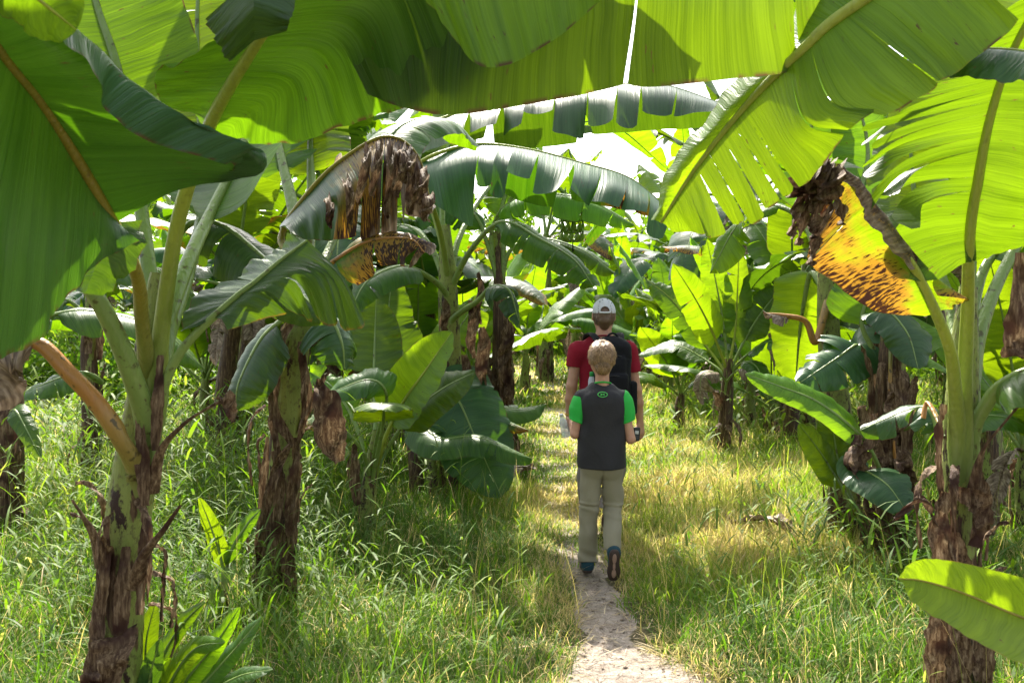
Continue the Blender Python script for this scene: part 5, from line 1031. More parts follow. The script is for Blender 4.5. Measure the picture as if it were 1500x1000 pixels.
tag(mesh_obj('distant_wood', V, F, M['grass'], None, u, {'tone': t}), 'far-off mass of bright trees closing the view behind the plantation', 'trees', kind='stuff')
r_ = np.random.default_rng(6); cs = []
for i in range(170):
    dd_ = r_.uniform(17, 34); a = r_.choice([-1, 1], p=[.6, .4]) * r_.uniform(.16, .58); cs.append([a * dd_, dd_, r_.uniform(.1, 1.5), r_.uniform(.4, .9)])
V, F, u, t = leaf_cloud(np.array(cs), 45000, .11, 7)
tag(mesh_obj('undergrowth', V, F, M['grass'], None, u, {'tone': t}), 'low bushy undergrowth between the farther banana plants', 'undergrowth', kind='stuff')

# ------------------------------------------------------------------ people: bodies grown as one surface from a distance field
class Field:
    def __init__(s, lo, hi, h):
        s.lo = np.array(lo, float); s.h = h; s.n = np.ceil((np.array(hi) - s.lo) / h).astype(int) + 1
        s.d = np.full(tuple(s.n), 0.5, np.float32)
    def block(s, lo, hi, m):
        a = np.clip(np.floor((np.array(lo) - m - s.lo) / s.h).astype(int), 0, s.n - 1); b = np.clip(np.ceil((np.array(hi) + m - s.lo) / s.h).astype(int) + 1, 1, s.n)
        g = [s.lo[i] + s.h * np.arange(a[i], b[i]) for i in range(3)]
        return (slice(a[0], b[0]), slice(a[1], b[1]), slice(a[2], b[2])), np.stack(np.meshgrid(*g, indexing='ij'), -1)
    def put(s, sl, d, k, sub=False):
        o = s.d[sl]
        if sub: o, d = -o, d
        if k > 0:
            hh = np.clip(0.5 + 0.5 * (d - o) / k, 0, 1); r_ = d * (1 - hh) + o * hh - k * hh * (1 - hh)
        else: r_ = np.minimum(o, d)
        s.d[sl] = -r_ if sub else r_
    def cap(s, a, b, ra, rb, k=.02, sq=(1, 1, 1), sub=False):
        a, b, sq = np.array(a, float), np.array(b, float), np.array(sq, float); r = max(ra, rb) * max(1, sq.max())
        sl, P = s.block(np.minimum(a, b) - r, np.maximum(a, b) + r, k + .03)
        pa = (P - a) / sq; ba = (b - a) / sq; t = np.clip((pa @ ba) / max(ba @ ba, 1e-9), 0, 1)
        s.put(sl, np.linalg.norm(pa - t[..., None] * ba, axis=-1) - (ra + (rb - ra) * t), k, sub); return s
    def ell(s, c, r, k=.02, sub=False, rot=None):
        c, r = np.array(c, float), np.array(r, float); sl, P = s.block(c - r.max(), c + r.max(), k + .03); p = P - c
        if rot is not None: p = p @ np.array(rot)
        k0 = np.linalg.norm(p / r, axis=-1); k1 = np.linalg.norm(p / r ** 2, axis=-1)
        s.put(sl, k0 * (k0 - 1) / np.maximum(k1, 1e-6), k, sub); return s
    def box(s, c, hb, rd=.02, k=.01, sub=False):
        c, hb = np.array(c, float), np.array(hb, float); sl, P = s.block(c - hb, c + hb, k + .03)
        q = np.abs(P - c) - hb + rd
        s.put(sl, np.linalg.norm(np.maximum(q, 0), axis=-1) + np.minimum(q.max(-1), 0) - rd, k, sub); return s
    def grid(s):
        g = [s.lo[i] + s.h * np.arange(s.n[i]) for i in range(3)]; return np.meshgrid(*g, indexing='ij')
    def plane(s, n, o):      # keep the side where (p-o).n < 0
        X_, Y_, Z_ = s.grid(); s.d = np.maximum(s.d, (X_ - o[0]) * n[0] + (Y_ - o[1]) * n[1] + (Z_ - o[2]) * n[2]).astype(np.float32); return s
    def warp(s, f):
        X_, Y_, Z_ = s.grid(); s.d = (s.d + f(X_, Y_, Z_)).astype(np.float32); return s
    def mesh(s):
        d = s.d; n = s.n; ins = d < 0
        acc = np.zeros((n[0] - 1, n[1] - 1, n[2] - 1, 3), np.float32); cnt = np.zeros((n[0] - 1, n[1] - 1, n[2] - 1), np.float32)
        C8 = [(i, j, k_) for i in (0, 1) for j in (0, 1) for k_ in (0, 1)]
        def sub(c): return tuple(slice(c[i], n[i] - 1 + c[i]) for i in range(3))
        for c in C8:
            for ax in range(3):
                if c[ax]: continue
                e = list(c); e[ax] = 1; A_, B_ = d[sub(c)], d[sub(e)]; x = (A_ < 0) != (B_ < 0)
                t = np.where(x, A_ / np.where(x, A_ - B_, 1), 0)
                for i in range(3): acc[..., i] += x * (c[i] + (t if i == ax else 0))
                cnt += x
        m = cnt > 0; idx = np.full(m.shape, -1, np.int64); idx[m] = np.arange(m.sum())
        ijk = np.argwhere(m); V = s.lo + s.h * (ijk + acc[m] / cnt[m][:, None]); Fs = []
        for ax in range(3):
            sl0 = [slice(None)] * 3; sl1 = [slice(None)] * 3; sl0[ax] = slice(0, n[ax] - 1); sl1[ax] = slice(1, n[ax])
            x = np.argwhere(ins[tuple(sl0)] != ins[tuple(sl1)]); o1, o2 = [(1, 2), (2, 0), (0, 1)][ax]
            x = x[(x[:, o1] > 0) & (x[:, o2] > 0) & (x[:, o1] < n[o1] - 1) & (x[:, o2] < n[o2] - 1)]
            def q(a, b): y = x.copy(); y[:, o1] -= a; y[:, o2] -= b; return idx[y[:, 0], y[:, 1], y[:, 2]]
            f = np.stack([q(1, 1), q(0, 1), q(0, 0), q(1, 0)], 1); fl = ~ins[x[:, 0], x[:, 1], x[:, 2]]; f[fl] = f[fl][:, ::-1]; Fs.append(f)
        F = np.vstack(Fs); F = F[(F >= 0).all(1)]; return V, F
    def obj(s, name, mat, parent):
        V, F = s.mesh(); return mesh_obj(name, V, F, mat, parent)
def cloth(name, colr, colr2=None, rough=.85, scale=900, amt=.25):
    k = NT(name); co = k.n('TexCoord').outputs['Object']; wv = k.noise(k.mapping(co, (scale, scale, scale)), 1, 1); lg = k.noise(co, 9, 3)
    c = k.mix(k.math('MULTIPLY', lg, .8), colr, colr2 or tuple(x * .7 for x in colr)); c = k.mix(k.math('MULTIPLY', wv, amt), c, tuple(x * .5 for x in colr))
    return k.done(k.pbsdf(c, rough, k.bump(k.math('ADD', k.noise(co, 45, 3), k.math('MULTIPLY', wv, .2)), .35, .006), .2, **{'Sheen Weight': .03}))
k = NT('skin'); co = k.n('TexCoord').outputs['Object']; c = k.mix(k.noise(co, 22, 4), (.42, .20, .13), (.58, .33, .23))
M['skin'] = k.done(k.pbsdf(c, .5, k.bump(k.noise(co, 160, 2), .15, .002), .4, **{'Subsurface Weight': .12, 'Subsurface Radius': (.01, .004, .002)}))
M['red'] = cloth('red_cotton', (.30, .012, .030)); M['char'] = cloth('charcoal_jersey', (.024, .023, .027), (.036, .034, .039), .6, 700, .2)
M['green_cloth'] = cloth('green_jersey', (.03, .42, .06), (.035, .50, .08), .6); M['khaki'] = cloth('khaki_cotton', (.31, .28, .20), (.24, .215, .15))
M['khaki2'] = cloth('grey_check_cotton', (.26, .22, .20), (.17, .15, .14)); M['black'] = cloth('black_nylon', (.007, .007, .010), (.013, .013, .017), .8)
M['cap'] = cloth('white_cap', (.72, .73, .75), (.62, .63, .66)); M['boot'] = cloth('brown_boot', (.06, .03, .02)); M['teal'] = cloth('teal_shoe', (.02, .06, .08))
def simple(name, c, r=.5, **kw):
    k = NT(name); n_ = k.noise(k.n('TexCoord').outputs['Object'], 60, 3); return k.done(k.pbsdf(k.mix(n_, c, tuple(x * .75 for x in c)), r, None, .5, **kw))
M['sole'] = simple('dark_rubber', (.05, .028, .02), .7); M['sole2'] = simple('pale_rubber', (.36, .22, .16), .7); M['blackp'] = simple('black_plastic', (.01, .01, .012), .3)
M['white'] = simple('white_print', (.7, .7, .7)); M['grn'] = simple('green_print', (.10, .60, .12)); M['band'] = simple('yellow_band', (.6, .38, .05)); M['capgreen'] = simple('green_plastic', (.03, .35, .08), .35)
k = NT('clear_plastic'); M['clear'] = k.done(k.n('MixShader', {0: .55, 1: k.n('BsdfTransparent').outputs[0], 2: k.pbsdf((.75, .82, .88), .12, None, .6)}).outputs[0])
def hair_mat(name, a, b):
    k = NT(name); tn = k.n('Attribute', attribute_name='tone').outputs['Fac']; f = k.noise(k.mapping(k.n('TexCoord').outputs['Object'], (300, 300, 40)), 1, 2)
    return k.done(k.pbsdf(k.mix(k.math('ADD', k.math('MULTIPLY', tn, .7), k.math('MULTIPLY', f, .3)), a, b), .45, None, .5))
M['hair'] = hair_mat('light_brown_hair', (.07, .034, .014), (.50, .31, .15)); M['hair2'] = hair_mat('brown_hair', (.10, .055, .03), (.24, .14, .08))
def ear(F_, x, z, s, y=-.0):
    F_.ell((x, y, z), (.012 * s, .024 * s, .034 * s), .006); F_.ell((x + .010 * np.sign(x), y - .002, z + .002), (.008 * s, .012 * s, .020 * s), .004, sub=True)
def head(F_, c, r, s, k=.02):
    x, y, z = c; F_.ell(c, r, .02)
    F_.ell((x, y + .022 * s, z - .055 * s), (r[0] * .80, r[1] * .72, .062 * s), .035)         # jaw
    F_.ell((x, y + r[1] * .97, z - .022 * s), (.012 * s, .018 * s, .022 * s), .012)            # nose
    F_.cap((x, y + r[1] * .88, z + .012 * s), (x, y + r[1] * 1.02, z - .024 * s), .007 * s, .010 * s, .01)
    F_.cap((x - .035 * s, y + r[1] * .86, z + .022 * s), (x + .035 * s, y + r[1] * .86, z + .022 * s), .010 * s, .010 * s, .015)   # brow
    for sx in (-1, 1): F_.ell((x + sx * .030 * s, y + r[1] * .93, z + .003 * s), (.014 * s, .010 * s, .009 * s), .008, sub=True); F_.ell((x + sx * .030 * s, y + r[1] * .86, z + .003 * s), (.012 * s, .010 * s, .010 * s), .003)
    F_.cap((x - .020 * s, y + r[1] * .86, z - .056 * s), (x + .020 * s, y + r[1] * .86, z - .056 * s), .007 * s, .007 * s, .006)    # lips
    F_.cap((x - .022 * s, y + r[1] * .99, z - .0555 * s), (x + .022 * s, y + r[1] * .99, z - .0555 * s), .0025 * s, .0025 * s, .003, sub=True)
    for sx in (-1, 1): ear(F_, x + sx * (r[0] + .004), z - .012 * s, s, y - .012)
def hand(F_, w_, dr, side, s=1.0, curl=.5, palm=None, thumb=None):
    """w_ wrist, dr direction of the hand, side: unit vector from little finger to index; palm: the way fingers curl"""
    w_, dr, side, palm = [np.array(v, float) for v in (w_, dr, side, palm)]; dr /= np.linalg.norm(dr); side /= np.linalg.norm(side)
    c = w_ + dr * .045 * s
    for o in (-.024, -.008, .008, .024): F_.cap(w_ + side * o * .7 * s, w_ + dr * .078 * s + side * o * 1.1 * s, .013 * s, .011 * s, .012)
    for o, l in zip((-.029, -.010, .010, .029), (.058, .074, .080, .072)):
        p = w_ + dr * .082 * s + side * o * s; ln = l * s; cdir = dr
        for q_, rr in ((.42, .0088), (.32, .0080), (.26, .0072)):
            cdir = cdir * math.cos(curl) + palm * math.sin(curl); cdir = cdir / np.linalg.norm(cdir); e = p + cdir * ln * q_; F_.cap(p, e, rr * s, rr * .92 * s, .003); p = e
    t0 = w_ + dr * .022 * s + side * .026 * s; t1 = t0 + (side * .6 + dr * .75 + palm * .25) * .040 * s; t2 = t1 + (side * .1 + dr * .85 + palm * .5) * .030 * s
    F_.cap(w_ + dr * .02 * s + side * .012 * s, t1, .014 * s, .0105 * s, .012); F_.cap(t1, t2, .0105 * s, .0085 * s, .003)
def wrinkle(amp, seed, fx=22, fz=30):
    r_ = np.random.default_rng(seed); a = r_.uniform(0, 6, 8)
    cr = lambda u: (1 - np.abs(np.sin(u))) ** 2.5
    b = r_.uniform(.6, 1.6, 6)
    return lambda X_, Y_, Z_: -amp * 1.1 * (cr(fz * .33 * Z_ * b[0] + 9 * X_ + 3 * Y_ + a[1]) * (.5 + .5 * np.sin(10 * X_ + 6 * Z_ + a[2])) + cr(fz * .3 * Z_ - 13 * X_ * b[1] + a[3]) * (.5 + .5 * np.sin(8 * Z_ - 9 * X_ + a[4])) + .7 * cr(fx * .4 * X_ + 7 * Z_ + a[6]) * (.5 + .5 * np.sin(9 * Z_ + a[5]))) + amp * (np.sin(fz * Z_ + 9 * X_ + a[0] + 1.5 * np.sin(14 * X_ + a[1])) * np.sin(fx * X_ + 5 * Y_ + a[2]) + .6 * np.sin(fz * 1.9 * Z_ - 17 * X_ + a[3]) * np.sin(11 * Z_ + a[4]) + .5 * np.sin(fx * 1.4 * X_ - fz * .5 * Z_ + a[5]))
def torus_mesh(c, rx, ry, r, n1=40, n2=8, tilt=0.0, z_wave=0.0):
    t = np.linspace(0, 2 * np.pi, n1, endpoint=False); u = np.linspace(0, 2 * np.pi, n2, endpoint=False); T_, U_ = np.meshgrid(t, u, indexing='ij')
    x = (rx + r * np.cos(U_)) * np.cos(T_); y = (ry + r * np.cos(U_)) * np.sin(T_); z = r * np.sin(U_) + y * tilt
    V = np.stack([x, y, z], -1).reshape(-1, 3) + np.array(c); i = np.arange(n1)[:, None]; j = np.arange(n2)[None]
    F = np.stack([i * n2 + j, ((i + 1) % n1) * n2 + j, ((i + 1) % n1) * n2 + (j + 1) % n2, i * n2 + (j + 1) % n2], -1).reshape(-1, 4); return V, F
def strands(parent, c, r, n, ln, seed, mat, crown, cut, wd=.0022, out=.011):
    r_ = np.random.default_rng(seed); c, r, crown = map(lambda v: np.array(v, float), (c, r, crown))
    d = unit(r_.normal(0, 1, (n * 3, 3))); d = d[cut(d)][:n]; n = len(d); P = c + d * r; nrm = unit(d / r)
    flow = (P - crown); flow = flow - nrm * (flow * nrm).sum(1, keepdims=True); sw = np.cross(nrm, unit(flow + 1e-6)); flow = unit(unit(flow + 1e-6) + .18 * sw + r_.normal(0, .11, (n, 3)))
    L = ln * r_.uniform(.6, 1.2, n)[:, None]; side = unit(np.cross(nrm, flow)) * wd * r_.uniform(.6, 1.2, n)[:, None]
    pts = []
    for f, o, w_ in ((0, -.003, 1), (.35, out * .5, 1), (.7, out * .75, .8), (1.0, out * .75, .1)):
        q = P + flow * L * f + nrm * (o + r_.normal(0, .0012, n)[:, None] * (f > 0)); q = q - nrm * (L ** 2 * f * f * .5 / r.mean()); pts += [q - side * w_, q + side * w_]
    V = np.stack(pts, 1).reshape(-1, 3); b = np.arange(n)[:, None] * 8 + np.arange(3)[None] * 2; F = np.stack([b, b + 1, b + 3, b + 2], -1).reshape(-1, 4)
    return V, F, np.repeat(r_.uniform(0, 1, n), 8)
def outline_solid(pts, frame, z0, z1):
    """closed outline in a (u,v) plane extruded along w; frame=(origin,u,v,w)"""
    O, U_, V_, W_ = [np.array(a, float) for a in frame]; n = len(pts); p = np.array(pts, float)
    cen = p.mean(0); rings = []
    for s_, z in ((.93, z0), (1, z0 + (z1 - z0) * .25), (1, z0 + (z1 - z0) * .75), (.95, z1)):
        q = cen + (p - cen) * s_; rings.append(O + q[:, :1] * U_ + q[:, 1:] * V_ + z * W_)
    V = np.vstack(rings + [[O + cen[0] * U_ + cen[1] * V_ + z0 * W_], [O + cen[0] * U_ + cen[1] * V_ + z1 * W_]]); F = []
    for k_ in range(3): F += [(k_ * n + i, k_ * n + (i + 1) % n, (k_ + 1) * n + (i + 1) % n, (k_ + 1) * n + i) for i in range(n)]
    F += [(4 * n, (i + 1) % n, i) for i in range(n)] + [(4 * n + 1, 3 * n + i, 3 * n + (i + 1) % n) for i in range(n)]
    return V, F
def shoe(parent, heel, toe, up, mat, s=1.0, w_=.040, name='shoe'):
    """heel and toe on the sole line"""
    heel, toe, up = [np.array(v, float) for v in (heel, toe, up)]; ax = toe - heel; L = np.linalg.norm(ax); ax /= L; up = unit(up - ax * (up @ ax)); sd_ = np.cross(ax, up)
    lo = np.minimum(heel, toe) - .12; hi = np.maximum(heel, toe) + .12; f = Field(lo, hi, .005)
    f.cap(heel + ax * .035 + up * .045, toe - ax * .045 + up * .030, w_ * .92, w_ * .85, .01); f.cap(heel + ax * .035 + up * .03, heel + ax * .04 + up * .095, w_ * .95, w_ * .85, .03)
    f.plane(-up, heel + up * .012); f.plane(up, heel + up * .105)
    o = f.obj(name, M[mat], parent)
    out = []
    for t_ in np.linspace(0, 2 * np.pi, 44, endpoint=False):
        u = L * .5 * (1 - math.cos(t_)); v = math.sin(t_); fr = u / L
        wid = w_ * (1.02 - .22 * math.exp(-((fr - .42) / .16) ** 2) + .10 * math.exp(-((fr - .74) / .2) ** 2)) * (abs(v) ** .55) * np.sign(v)
        out.append((u, wid))
    V, F = outline_solid(out, (heel, ax, sd_, up), -.004, .022); so_ = mesh_obj('sole', V, F, M['sole'], o)
    Vs, Fs, off = [], [], 0
    for (u0, u1, hw) in ((.10, .42, .34), (.36, .66, .22), (.60, .88, .36)):
        p = [(L * (u0 + (u1 - u0) * .5 * (1 - math.cos(t_))), w_ * hw * math.sin(t_)) for t_ in np.linspace(0, 2 * np.pi, 20, endpoint=False)]
        V, F = outline_solid(p, (heel, ax, sd_, up), -.0075, -.003); Vs.append(V); Fs += [tuple(i + off for i in q) for q in F]; off += len(V)
    mesh_obj('tread', np.vstack(Vs), Fs, M['sole2'], o)
    return o
def flat_tube(parent, pts, w_, t_, mat, name, up):
    C = catmull(np.array(pts, float), 30); V, F, u = tube(C, [w_], 12, up, flat=t_ / w_); return mesh_obj(name, V, F, M[mat], parent, u)

# ======== the boy
boy = empty('person', (0.57, 6.3, -.0)); tag(boy, 'light-haired boy in charcoal shirt with green sleeves and khaki trousers, walking away', 'person')
f = Field((-.27, -.30, -.01), (.28, .34, 1.50), .006)
head(f, (.0, .012, 1.372), (.073, .092, .098), .88)
f.cap((0, -.012, 1.17), (0, -.004, 1.29), .047, .043, .02)
f.cap((-.105, -.005, 1.112), (.105, -.005, 1.112), .042, .042, .03); f.cap((0, 0, 1.06), (0, 0, .74), .125, .115, .04, sq=(1, .62, 1)); f.cap((-.04, 0, 1.17), (.04, 0, 1.17), .022, .022, .03)
for sx, el_, wr in ((-1, (-.172, -.012, .895), (-.178, .165, .925)), (1, (.178, -.03, .865), (.125, .155, .90))):
    f.cap((sx * .130, 0, 1.105), el_, .037, .029, .02); f.cap(el_, wr, .030, .020, .010)
hand(f, (-.178, .165, .925), (-.25, .9, .1), (-.1, .05, 1), .82, 1.0, palm=(.1 * -1 - .6, -.1, 0))
hand(f, (.125, .155, .90), (-.2, .95, .1), (0, 0, 1), .82, .5, palm=(-1, 0, 0))
for hp, kn, an in (((-.072, 0, .70), (-.082, .035, .43), (-.085, .085, .07)), ((.070, 0, .70), (.065, .055, .44), (.058, -.125, .19))):
    f.cap(hp, kn, .065, .045, .03); f.cap(kn, an, .045, .030, .02)
f.cap((-.085, .07, .05), (-.085, .20, .03), .028, .022, .02); f.cap((.058, -.135, .17), (.055, -.125, .05), .026, .02, .02)
f.obj('body', M['skin'], boy)
f = Field((-.25, -.16, .66), (.27, .16, 1.26), .005)
f.cap((0, 0, 1.07), (0, -.006, .68), .140, .154, .03, sq=(1, .80, 1)); f.cap((-.128, -.004, 1.120), (.128, -.004, 1.120), .053, .053, .045); f.cap((-.045, -.008, 1.185), (.045, -.008, 1.185), .030, .030, .05)
f.ell((-.055, -.062, 1.06), (.07, .03, .09), .04); f.ell((.055, -.062, 1.06), (.07, .03, .09), .04)
f.warp(wrinkle(.0034, 3, 18, 16)); f.warp(lambda X_, Y_, Z_: -.010 * np.exp(-((Z_ - .70) / .10) ** 2) * np.sin(X_ * 34 + 1.0) * .5)
f.cap((0, 0, 1.12), (0, .004, 1.32), .054, .056, .004, sub=True); f.plane((0, .05, -1), (0, 0, .688)); sh = f.obj('shirt', M['char'], boy)
V, F = torus_mesh((0, -.004, 1.212), .0545, .052, .0055, 44, 8, tilt=-.25); mesh_obj('collar', V, F, M['green_cloth'], sh)
for sx in (-1, 1):
    f = Field((-.28, -.12, .90), (.28, .12, 1.22), .005); f.cap((sx * .112, -.003, 1.120), (sx * .150, -.008, 1.05), .063, .056, .02, sq=(1, 1, 1)); f.cap((sx * .142, -.006, 1.09), (sx * .172, -.012, .90), .048, .056, .03)
    f.warp(wrinkle(.0020, 5 + sx, 30, 34)); f.plane((sx * .35, 0, -.94), (sx * .17, 0, .975)); f.plane((-sx * .93, 0, .36), (sx * .116, 0, 1.10)); f.cap((sx * .155, 0, 1.02), (sx * .19, -.02, .90), .040, .044, .004, sub=True); f.obj('sleeve', M['green_cloth'], boy)
# side panel and emblem
f = Field((.08, -.12, .66), (.18, .12, .95), .004); f.cap((.135, -.004, .90), (.147, -.004, .69), .006, .010, .0); f.plane((0, 0, -1), (0, 0, .69)); f.obj('side_panel', M['green_cloth'], boy)
def ring_flat(c, rx, rz, r, y): return torus_mesh((0, 0, 0), rx, rz, r, 36, 6)
V, F = torus_mesh((0, 0, 0), .029, .015, .0026, 36, 6); V = np.stack([V[:, 0], V[:, 2], V[:, 1]], 1) + [-.006, -.0885, 1.163]
Vs, Fs = [V], [F]; off = len(V)
for (a_, b_) in (((-.012, .006), (-.004, .0)), ((-.004, 0), (-.012, -.006)), ((.012, .006), (.004, 0)), ((.004, 0), (.012, -.006)), ((-.006, 0), (.006, 0))):
    v_, f_, _ = tube(np.array([[-.006 + a_[0], -.0885, 1.163 + a_[1]], [-.006 + b_[0], -.0885, 1.163 + b_[1]]] ) if False else catmull(np.array([[-.006 + a_[0], -.0885, 1.163 + a_[1]], [-.006 + (a_[0] + b_[0]) / 2, -.0885, 1.163 + (a_[1] + b_[1]) / 2 * .8], [-.006 + b_[0], -.0885, 1.163 + b_[1]]]), 6), [.0026], 6, (0, 1, 0)); Vs.append(v_); Fs.append(f_ + off); off += len(v_)
VE = np.vstack(Vs); SV = np.array([v.co[:] for v in sh.data.vertices]); SV = SV[SV[:, 1] < 0]
for q in range(len(VE)):
    dd = (SV[:, 0] - VE[q, 0]) ** 2 + (SV[:, 2] - VE[q, 2] + .012) ** 2; VE[q, 1] = SV[dd < .011 ** 2, 1].min() + (VE[q, 1] + .0885) - .0025; VE[q, 2] -= .012
mesh_obj('emblem', VE, np.vstack(Fs), M['grn'], sh)
f = Field((-.20, -.26, .03), (.20, .22, .80), .005)
f.cap((-.035, 0, .74), (.035, 0, .74), .098, .098, .03, sq=(1, .8, 1)); f.ell((-.055, -.035, .70), (.07, .055, .08), .05); f.ell((.055, -.035, .70), (.07, .055, .08), .05)
f.cap((-.068, 0, .69), (-.080, .035, .42), .070, .060, .02); f.cap((-.080, .035, .42), (-.086, .08, .055), .057, .060, .01)
f.cap((.066, 0, .69), (.066, .050, .44), .070, .061, .02); f.cap((.066, .050, .44), (.057, -.110, .21), .058, .056, .01)
f.warp(lambda X_, Y_, Z_: wrinkle(.0062, 9, 26, 24)(X_, Y_, Z_) * np.clip((.70 - Z_) * 6, .2, 1)); f.warp(lambda X_, Y_, Z_: -.006 * np.exp(-((Z_ - .452 + .05 * X_) / .008) ** 2) + .004 * np.exp(-((Z_ - .435 + .05 * X_) / .006) ** 2) - .006 * np.exp(-((Z_ - .40 + .25 * X_) / .015) ** 2))
f.warp(lambda X_, Y_, Z_: .006 * np.exp(-(X_ / .006) ** 2) * (Z_ > .55)); f.warp(lambda X_, Y_, Z_: -.006 * np.sin(Z_ * 60 + X_ * 30) * np.exp(-((Z_ - .12) / .05) ** 2))
f.plane((0, -.3, -1), (-.086, .08, .062)); sl, P_ = f.block((-.02, -.3, 0), (.16, .3, .3), 0); f.d[sl] = np.maximum(f.d[sl], -((P_[..., 2] - .185) + (P_[..., 1] + .11) * .2) * .9)
f.cap((-.086, .08, 0), (-.086, .08, .095), .047, .038, .004, sub=True); f.cap((.057, -.135, .13), (.057, -.122, .195), .046, .040, .004, sub=True)
f.obj('trousers', M['khaki'], boy)
shoe(boy, (-.086, .030, .008), (-.092, .245, .008), (0, 0, 1), 'teal', w_=.038)
shoe(boy, (.060, -.205, .205), (.056, -.150, .002), (0, .9, .35), 'teal', w_=.039)
f = Field((-.12, -.13, 1.27), (.12, .14, 1.51), .004); f.ell((0, .002, 1.385), (.079, .094, .096), .01); f.cap((0, -.06, 1.33), (0, -.048, 1.285), .045, .032, .03)
f.ell((0, .115, 1.345), (.078, .075, .085), .02, sub=True); f.warp(lambda X_, Y_, Z_: .0012 * np.sin(X_ * 260 + Z_ * 20) * np.sin(Y_ * 90))
hs = f.obj('hair', M['hair'], boy)
V, F, t = strands(hs, (0, .0, 1.383), (.080, .095, .096), 6500, .040, 5, 'hair', (.005, -.045, 1.475), lambda d: (d[:, 2] > -.25) & ((d[:, 1] < .55) | (d[:, 2] > .45)) & ((np.abs(d[:, 0]) < .86) | (d[:, 2] > .15)))
V2, F2, t2 = strands(hs, (0, -.052, 1.325), (.047, .045, .05), 1100, .030, 6, 'hair', (0, -.03, 1.48), lambda d: (d[:, 1] < .1) & (d[:, 2] > -.75) & (d[:, 2] < .6), out=.008)
mesh_obj('hair_strands', np.vstack([V, V2]), np.vstack([F, F2 + len(V)]), M['hair'], hs, attrs={'tone': np.concatenate([t, t2])})
# bottle in the boy's left hand
def lathe(prof, n=20):
    t_ = np.linspace(0, 2 * np.pi, n, endpoint=False); p = np.array(prof); V = np.stack([p[:, :1] * np.cos(t_), p[:, :1] * np.sin(t_), p[:, 1:] + 0 * t_], -1).reshape(-1, 3)
    i = np.arange(len(p) - 1)[:, None] * n; j = np.arange(n)[None]; j2 = (j + 1) % n; return V, np.stack([i + j, i + j2, i + n + j2, i + n + j], -1).reshape(-1, 4)
bt = empty('water_bottle', (0.57 - .212, 6.3 + .215, .852)); bt.rotation_euler = (R(8), R(-14), 0); tag(bt, 'clear plastic water bottle held upright in the left hand of the boy', 'bottle')
V, F = lathe([(0.001, 0), (.024, 0), (.028, .006), (.028, .03), (.026, .034), (.028, .038), (.028, .06), (.026, .064), (.028, .068), (.027, .10), (.018, .125), (.011, .135), (.011, .145)]); mesh_obj('bottle_body', V, F, M['clear'], bt)
V, F = lathe([(.001, .158), (.012, .157), (.0125, .142), (.011, .141)]); mesh_obj('bottle_cap', V, F, M['white'], bt)

# ======== the man
man = empty('person', (0.684, 7.5, 0)); tag(man, 'man in red shirt and white cap walking in front of the boy', 'person')
f = Field((-.36, -.22, -.01), (.38, .32, 1.82), .0065)
head(f, (.008, .012, 1.655), (.077, .097, .108), 1.0)
f.cap((0.005, -.015, 1.43), (.008, -.004, 1.57), .060, .056, .03); f.cap((-.15, -.01, 1.40), (.15, -.01, 1.40), .06, .06, .04); f.cap((0, 0, 1.3), (0, 0, .95), .165, .14, .05, sq=(1, .62, 1))
f.cap((-.07, -.01, 1.465), (.07, -.01, 1.465), .03, .03, .05)
for sx, el_, wr in ((-1, (-.236, -.02, 1.125), (-.254, .03, .885)), (1, (.250, -.03, 1.09), (.282, .0, .850))):
    f.cap((sx * .185, -.01, 1.39), el_, .052, .038, .03); f.cap(el_, np.array(el_) * .6 + np.array(wr) * .4, .040, .040, .02); f.cap(np.array(el_) * .6 + np.array(wr) * .4, wr, .038, .025, .02)
hand(f, (-.254, .03, .885), (-.02, .06, -1), (.1, 1, .05), 1.0, .32, palm=(1, 0, 0))
hand(f, (.282, .0, .850), (.06, -.12, -1), (-.7, -.6, 0), 1.05, .50, palm=(-.8, .2, 0))
for hp, kn, an in (((-.09, 0, .90), (-.10, .06, .50), (-.10, .12, .09)), ((.09, 0, .90), (.075, .04, .50), (.03, -.06, .11))):
    f.cap(hp, kn, .085, .058, .04); f.cap(kn, np.array(kn) * .6 + np.array(an) * .4 + [0, -.01, 0], .056, .056, .02); f.cap(np.array(kn) * .6 + np.array(an) * .4 + [0, -.01, 0], an, .054, .036, .02)
f.obj('body', M['skin'], man)
f = Field((-.32, -.22, .85), (.32, .22, 1.56), .006)
f.cap((0, 0, 1.32), (0, 0, .92), .185, .185, .04, sq=(1, .62, 1)); f.cap((-.165, -.01, 1.385), (.165, -.01, 1.385), .070, .070, .05); f.cap((-.06, -.012, 1.46), (.06, -.012, 1.46), .035, .035, .06)
for sx in (-1, 1): f.cap((sx * .19, -.01, 1.385), (sx * .222, -.014, 1.24), .072, .062, .03)
f.warp(wrinkle(.0035, 13, 17, 19)); f.cap((0.005, -.006, 1.36), (.006, -.002, 1.62), .066, .066, .004, sub=True); f.plane((0, 0, -1), (0, 0, .90))
for sx in (-1, 1):
    sl, P_ = f.block((.215 * sx - .12, -.2, .85), (.215 * sx + .12, .2, 1.28), 0); zc = 1.265 if sx < 0 else 1.225
    f.d[sl] = np.where(np.abs(P_[..., 0]) > .178, np.maximum(f.d[sl], -(P_[..., 2] - zc) + .12 * (np.abs(P_[..., 0]) - .22)), f.d[sl])
    f.cap((sx * .20, -.012, 1.33), (sx * .235, -.02, 1.10), .050, .054, .004, sub=True)
msh = f.obj('shirt', M['red'], man)
V, F = torus_mesh((.005, -.006, 1.484), .064, .064, .006, 44, 8, tilt=-.28); mesh_obj('collar', V, F, M['red'], msh)
f = Field((-.24, -.22, .16), (.24, .26, 1.02), .007); f.cap((-.05, 0, .94), (.05, 0, .94), .13, .13, .04, sq=(1, .8, 1))
